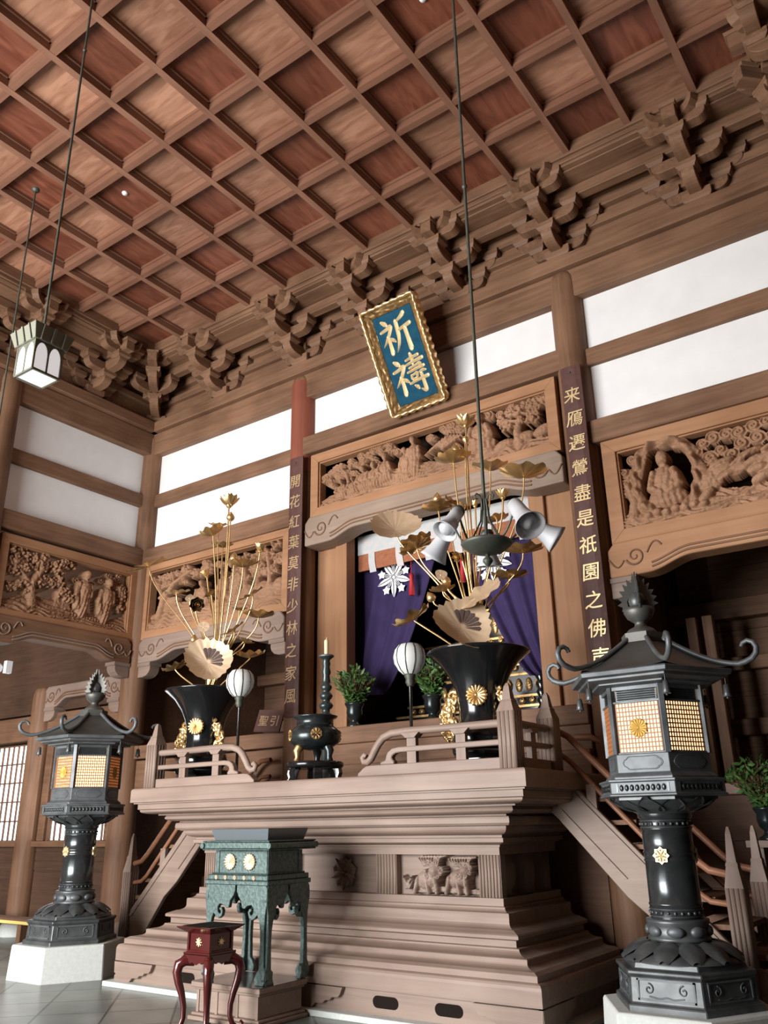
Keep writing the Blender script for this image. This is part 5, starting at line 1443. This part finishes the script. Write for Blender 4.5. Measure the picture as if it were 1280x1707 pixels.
p = atY(591, 1205, -.02); sprig((p.x, -.02, 2.77), 'bushy green sprig in a small black pot left of the purple curtain opening', .54, .27, 120, 3)
p = atY(722, 1200, .05); sprig((p.x, .05, 2.77), 'green sprig in a small black pot behind the right globe lamp', .48, .23, 90, 4)
q = atY(1282, 1400, .5); TZ = q.z; TX = q.x
t = thing('plant_table', 'pale table at the right edge behind the stair posts', 'table', (TX+.35, .5, TZ-1.36)); m = MB(); m.box(-.5,.9,-.3,.3,1.30,1.36); ob('table_top', m, M['altar_x'], t); 
for x in (-.4,.8):
    m = MB(); m.box(x-.04,x+.04,-.25,.25,1.36-TZ,1.30); ob('leg', m, M['altar_z'], t)
sprig((TX+.02, .5, TZ), 'dark green bush in a pot at the right edge of the photo', .55, .34, 140, 9, 1.0)

# ------------------------------------------------------------------ sanctum: curtains, valance, inner altar
CY = .55
def curtain(label, side):
    t = thing('curtain', label, 'curtain', (0,0,0), 0, 'purple crested curtains')
    xo = 5.72-2.0 if side < 0 else 5.72+1.50
    m = MB(); vs = []; nu, nv = 60, 26
    for j in range(nv+1):
        f = j/nv; z = 5.35-2.1*f
        inner = 1.32-1.02*max(0, (f-.02))**.9*1.0                   # width left of the drawn-back edge
        inner = 1.30*(1-f)**.8+.34*f+(.58 if side < 0 else .08)
        for i in range(nu+1):
            s = i/nu; x = xo-side*inner*s
            y = CY+.030*math.sin(s*22+f*1.5)*(.4+f)+.012*math.sin(s*51)
            vs.append((x, y, z-.25*s*f*(1-f)*0))
    W_ = nu+1
    m.add(vs, [(j*W_+i, j*W_+i+1, (j+1)*W_+i+1, (j+1)*W_+i) for j in range(nv) for i in range(nu)], True)
    o = ob('cloth', m, M['purple'], t); sd = o.modifiers.new('thick', 'SOLIDIFY'); sd.thickness = .008
    c = atY(656, 962, CY-.06) if side < 0 else atY(821, 935, CY-.06)
    m = flower_crest(.29, 0, .0015).xf(T(c.x, CY-.06, c.z)); 
    ob('crest', m, M['white'], t, label='white flower crest')
    m = MB()
    for k in range(5):
        for q in range(2):
            a = PI/2+2*PI*k/5+PI*1; ca, sa = math.cos(a), math.sin(a)
        m.tube([(c.x+.05*ca, CY-.069, c.z+.05*sa), (c.x+.27*ca, CY-.069, c.z+.27*sa)], .004, 4)
    ob('crest_line', m, M['purple'], t)
curtain('left purple curtain drawn back, with a white flower crest', -1)
curtain('right purple curtain drawn back behind the lotus leaves', 1)
def tassel(u, v, label):
    c = atY(u, v, CY-.12); t = thing('tassel', label, 'tassel', tuple(c))
    m = MB(); m.lathe([(.008,.16),(.03,.13),(.035,.10),(.028,.08),(.045,-.16),(.0,-.16)], 14, cap=False); ob('fringe', m, M['red'], t)
    m = MB(); m.tube([(0,0,.14),(0,0,.5)], .006, 5); ob('cord', m, M['red'], t)
tassel(686, 973, 'red silk tassel left of the curtain opening'); tassel(771, 950, 'red silk tassel behind the right lotus stems')
t = thing('valance', 'rust and pale brocade valance across the top of the curtain opening', 'valance', (5.72, CY-.16, 0))
m = MB(); m.box(-1.42,1.42,-.01,.01,4.98,5.36); ob('band', m, M['rust'], t)
m = MB(); m.box(-1.42,1.42,-.022,-.012,5.22,5.50); ob('top_band', m, M['pale_brocade'], t)
for x in [-1.18+.47*k for k in range(6)]:
    m = MB(); m.prism([(x-.055,5.24),(x+.055,5.24),(x+.06,5.08),(x+.085,4.93),(x-.025,4.93),(x-.05,5.08)], 'y', -.024, -.012); ob('strip', m, M['pale_brocade'], t, label='pale brocade strip')
t = thing('inner_altar', 'dark gilded inner altar in the shadow behind the curtains', 'altar', (5.72, 1.9, 2.75))
rg = random.Random(6)
for k, (w, d, z0, z1) in enumerate(((1.45,.55,0,.28),(1.3,.48,.28,.42),(1.1,.42,.42,.72),(1.25,.5,.72,.84),(.9,.36,.84,1.15),(1.0,.42,1.15,1.25),(.6,.3,1.25,1.7))):
    m = MB(); m.box(-w,w,-d,d,z0,z1-.02); ob('tier', m, M['black'], t)
    m = MB(); m.box(-w-.02,w+.02,-d-.02,d+.02,z1-.03,z1)
    n = int(w/.07)
    for i in range(n):
        x = -w+2*w*(i+.5)/n; m.ball((x, -d-.0, (z0+z1)/2-.01), w/n*.75, .03, (z1-z0)*.32, 8, 5)
        q = spiral(x, (z0+z1)/2, w/n*.6, 1.3, rg.choice((1,-1)), rg.random()*6, -d-.03, 10); m.tube(q, .008, 4)
    ob('gilt_carving', m, M['gold_dark'], t)
for x, y, lb in ((-.72,.35,'black turned candle stand left of the gilded inner altar'),(.86,.35,'black turned candle stand right of the gilded inner altar')):
    t = thing('turned_stand', lb, 'candle stand', (5.85+x, 1.0, 2.75)); pr = [(.12,0),(.12,.05),(.05,.1)]
    for k in range(8): pr += [(.05,.12+k*.1),(.075,.17+k*.1),(.05,.21+k*.1)]
    m = MB(); m.lathe(pr+[(.09,.98),(.02,.99)], 16); ob('column', m, M['black'], t)
# unseen fill light added inside the sanctum to pick out the gilding
l = bpy.data.lights.new('sanctum_fill', 'POINT'); l.energy = 12; l.color = (1,.8,.55); l.shadow_soft_size = .15
o = bpy.data.objects.new('sanctum_fill', l); COL.objects.link(o); o.location = (5.5, .8, 4.4)

# small notice board by the left pillar
c = atY(449, 1202, -.12); t = thing('notice_board', 'small dark notice board with two characters leaning below the left inscription board', 'notice board', tuple(c)); t.rotation_euler = (R(-18), R(4), R(8))
m = MB(); m.box(-.21,.21,-.012,.012,-.16,.16); ob('board', m, M['board'], t)
for ch, x in (('引', .09), ('聖', -.09)):
    m = MB(); m.merge(glyph(ch), T(x, -.014, 0) @ Matrix.Diagonal((.16,.03,.16,1))); ob('character', m, M['gold_flat'], t)

# ------------------------------------------------------------------ hanging lamps
def rod(m, top, bot, r=.011): m.tube([top, bot], r, 8)
CX_, CY_ = 8.88, -4.34
t = thing('chandelier', 'dark iron chandelier with frosted glass shades hanging on a long rod', 'chandelier', (CX_, CY_, ZC))
ir = M['iron']; zc = atY(815, 905, CY_).z - ZC
m = MB(); rod(m, (0,0,0), (0,0,zc+.05), .012); ob('rod', m, ir, t)
zk = atY(777, 310, CY_).z-ZC
m = MB(); m.ball((0,0,zk), .022, n=10, m=6); ob('rod_joint', m, ir, t)
m = MB(); m.lathe([(.0,-.075),(.05,-.07),(.11,-.05),(.155,-.015),(.165,.0),(.15,.01),(.10,.012),(.0,.02)], 32, cap=False); ob('bowl', m.xf(T(0,0,zc)), ir, t)
m = MB(); m.lathe([(.012,-.07),(.015,-.09),(.03,-.105),(.032,-.12),(.018,-.14),(.0,-.155)], 14, cap=False); ob('drop_finial', m.xf(T(0,0,zc)), ir, t)
m = MB()
for a in (0, 2.1, 4.2):
    m.tube([(x*math.cos(a), x*math.sin(a), zc+.34-z) for x, _, z in [(.02,0,.12),(.02,0,.05),(.03,0,.02),(.055,0,.01),(.07,0,.03),(.062,0,.05),(.05,0,.045)]], .005, 6)
ob('scroll_collar', m, ir, t)
def shade_mb():
    # tulip shade along +z: narrow neck, flared mouth
    m = MB(); m.lathe([(.030,0),(.036,.005),(.038,.06),(.040,.11),(.048,.15),(.064,.19),(.072,.205),(.069,.206),(.044,.15),(.036,.1)], 28, cap=False); return m
base = Vector((CX_, CY_, ZC))
def lamp(hold, mouth, tp, rt_a):
    # holder and mouth given as world points
    h = hold-base; d = (mouth-hold)
    S_ = d.length/.205
    o = ob('glass_shade', shade_mb().xf(T(*h) @ to_dir(d) @ Matrix.Diagonal((min(S_,1.15)*1.15, min(S_,1.15)*1.15, S_, 1))), M['frosted'], t, label='frosted glass shade')
    m = MB(); m.ball((0,0,d.length*.80), .056, .056, .05, 16, 8); ob('bulb', m.xf(T(*h) @ to_dir(d)), M['frosted'], t)
    m = MB(); m.lathe([(.0,-.03),(.03,-.028),(.042,-.01),(.044,.012),(.036,.014)], 16, cap=False); ob('lamp_holder', m.xf(T(*h) @ to_dir(d)), ir, t)
    a = math.atan2(h.y, h.x); r_ = math.hypot(h.x, h.y)
    pts = [(.10,zc+.0),(.13,zc+.02),(r_*.7,zc-.0),(r_*.95,zc+.05),(r_*1.02,h.z-.03),(r_,h.z+.005)]
    m = MB(); P_ = [Vector((q*math.cos(a), q*math.sin(a), z)) for q, z in pts]
    m.tube(bez(P_[0], P_[2]*1.0, P_[4], P_[5]), .007, 6); m.tube([(.015*math.cos(a),.015*math.sin(a),zc+.30),(.03*math.cos(a),.03*math.sin(a),zc+.15),(.09*math.cos(a),.09*math.sin(a),zc+.03),(.12*math.cos(a),.12*math.sin(a),zc+.01)], .006, 6); ob('arm', m, ir, t)
def wp(u, v, dy): return atY(u, v, CY_+dy)
lamp(wp(764,852,-.08), wp(741,886,-.20), 0, 0)
lamp(wp(755,868,.10), wp(722,931,.10), 0, 0)
lamp(wp(857,841,-.06), wp(884,876,-.18), 0, 0)
lamp(wp(872,866,.12), wp(929,900,.22), 0, 0)
lamp(wp(812,890,.20), wp(816,944,.24), 0, 0)
# square lantern hanging at the left
hx, hy = 5.77, -5.68; c = atY(66, 598, hy); hx = c.x
t = thing('hanging_lantern', 'square hanging lantern with arched white glass panes at the upper left', 'lamp', (hx, hy, ZC), R(0))
zl = c.z-ZC
m = MB(); rod(m, (0,0,0), (0,0,zl+.2), .011); m.ball((0,0,atY(146,80,hy).z-ZC), .02, n=10, m=6); ob('rod', m, ir, t)
s_ = .118; top, bot = zl+.10, zl-.17
mt = M['shade_metal']
hood = T(0,0,0) @ RZ(R(0))
m = MB(); m.frus(0,0,top-.02,top+.10,.14,.14,.175,.175); m.frus(0,0,top+.10,top+.125,.175,.175,.10,.10); m.frus(0,0,top+.125,top+.16,.06,.06,.02,.02)
for k in range(4):
    q = MB(); q.prism([(-.142,top-.02),(-.176,top+.10),(-.186,top+.10),(-.152,top-.02)], 'x', -.012, .012); q.prism([(-.142,top-.02),(-.176,top+.10),(-.186,top+.10),(-.152,top-.02)], 'x', .085, .10); q.prism([(-.142,top-.02),(-.176,top+.10),(-.186,top+.10),(-.152,top-.02)], 'x', -.10, -.085); m.merge(q, RZ(PI/2*k))
ob('hood', m, mt, t, bevel=.003)
for k in range(4):
    m = MB()
    for cx in (-.057, .057):
        p = [(cx-.05, bot), (cx+.05, bot)]+[(cx+.05*math.cos(a), top-.13+.10*math.sin(a)) for a in [PI*i/12 for i in range(13)]]
        m.prism(p, 'y', -s_+.002, -s_+.006)
    ob('glass_pane', m.xf(RZ(PI/2*k)), M['lamp_glass'], t, label='arched white glass pane')
    m = MB(); m.box(-s_,s_,-s_-.004,-s_+.012,bot-.012,bot+.006); m.box(-s_-.006,-s_+.008,-s_-.006,-s_+.008,bot,top); m.box(-.007,.007,-s_-.004,-s_+.008,bot,top)
    for sg in (-1, 1):
        for cx in (-.057, .057):
            p = [(cx+sg*.05, top-.13)]+[(cx+sg*.05*math.cos(a), top-.13+.10*math.sin(a)) for a in [PI/2*i/6 for i in range(7)]]+[(cx, top), (cx+sg*.058, top), (cx+sg*.058, top-.13)]
            m.prism(p, 'y', -s_-.003, -s_+.001)
    ob('frame_side', m.xf(RZ(PI/2*k)), mt, t)
m = MB(); m.box(-s_+.012,s_-.012,-s_+.012,s_-.012,bot-.004,bot); ob('bottom_glass', m, M['lamp_glass'], t)
# second chandelier: only its rod and one shade are inside the picture
t = thing('chandelier', 'second hanging lamp at the far left, only its long rod and one shade showing', 'chandelier', (2.72, -4.34, ZC))
m = MB(); rod(m, (0,0,-.02), (0,0,zc+.05), .011); ob('rod', m, ir, t)
m = MB(); m.lathe([(.05,-.0),(.05,-.02),(.015,-.04)], 16); ob('ceiling_rose', m, ir, t)
m = MB(); m.lathe([(.0,-.075),(.11,-.05),(.165,.0),(.10,.012),(.0,.02)], 24, cap=False); ob('bowl', m.xf(T(0,0,zc)), ir, t)
# small flood lamp on the aisle beam at the left edge
c = atY(12, 1112, -1.5); t = thing('spot_lamp', 'white spot lamp with a grey mount on the left aisle beam', 'lamp', tuple(c))
m = MB(); m.box(-.02,.06,-.05,.05,-.10,.09); ob('mount', m, M['enamel'], t); m = MB(); m.lathe([(.02,0),(.07,.03),(.09,.10),(.085,.10)], 20); ob('shade', m.xf(T(-.04,-.05,0) @ to_dir((-.6,-.7,-.2))), M['enamel'], t)
# smoke detectors
for x, lb in ((3.44,'white smoke detector on the ceiling above the left part of the hall'),(8.11,'white smoke detector on the ceiling at the top centre of the photo')):
    t = thing('smoke_detector', lb, 'smoke detector', (x, -3.53, ZC+.20), 0, 'ceiling smoke detectors')
    m = MB(); m.lathe([(.075,0),(.075,-.03),(.06,-.05)], 24); ob('base', m, M['enamel'], t); m = MB(); m.lathe([(.035,-.05),(.04,-.065),(.03,-.085),(.0,-.088)], 18, cap=False); ob('sensor', m, M['enamel'], t)
# ------------------------------------------------------------------ light
w = bpy.data.worlds.new('world'); scene.world = w; w.use_nodes = True
bg = w.node_tree.nodes['Background']; bg.inputs[0].default_value = (.86,.93,1,1); bg.inputs[1].default_value = 1.0
def area(name, loc, rot, sx, sy, e, col=(1,1,1), spread=PI):
    l = bpy.data.lights.new(name, 'AREA'); l.shape = 'RECTANGLE'; l.size = sx; l.size_y = sy; l.energy = e; l.color = col; l.spread = spread
    o = bpy.data.objects.new(name, l); COL.objects.link(o); o.location = loc; o.rotation_euler = rot; return o
# daylight through the wide front doorway, behind the camera
area('doorway_daylight', (2.5, YE+.02, 2.85), (R(90), 0, 0), 7.7, 5.4, 3300, (1,.985,.97))
# daylight through the left lattice windows
area('window_daylight', (-2.4, -.05, 2.2), (R(-90), 0, 0), 4.4, 1.5, 60, (.93,.97,1))

vs = scene.view_settings
scene.display_settings.display_device = 'sRGB'
vs.view_transform = 'Standard'; vs.look = 'None'; vs.gamma = 1; vs.exposure = EXPOSURE; vs.use_curve_mapping = False
cy = scene.cycles
cy.use_denoising = True
cy.max_bounces = 6; cy.diffuse_bounces = 4; cy.glossy_bounces = 3; cy.transmission_bounces = 4
cy.caustics_reflective = False; cy.caustics_refractive = False; cy.sample_clamp_indirect = 4
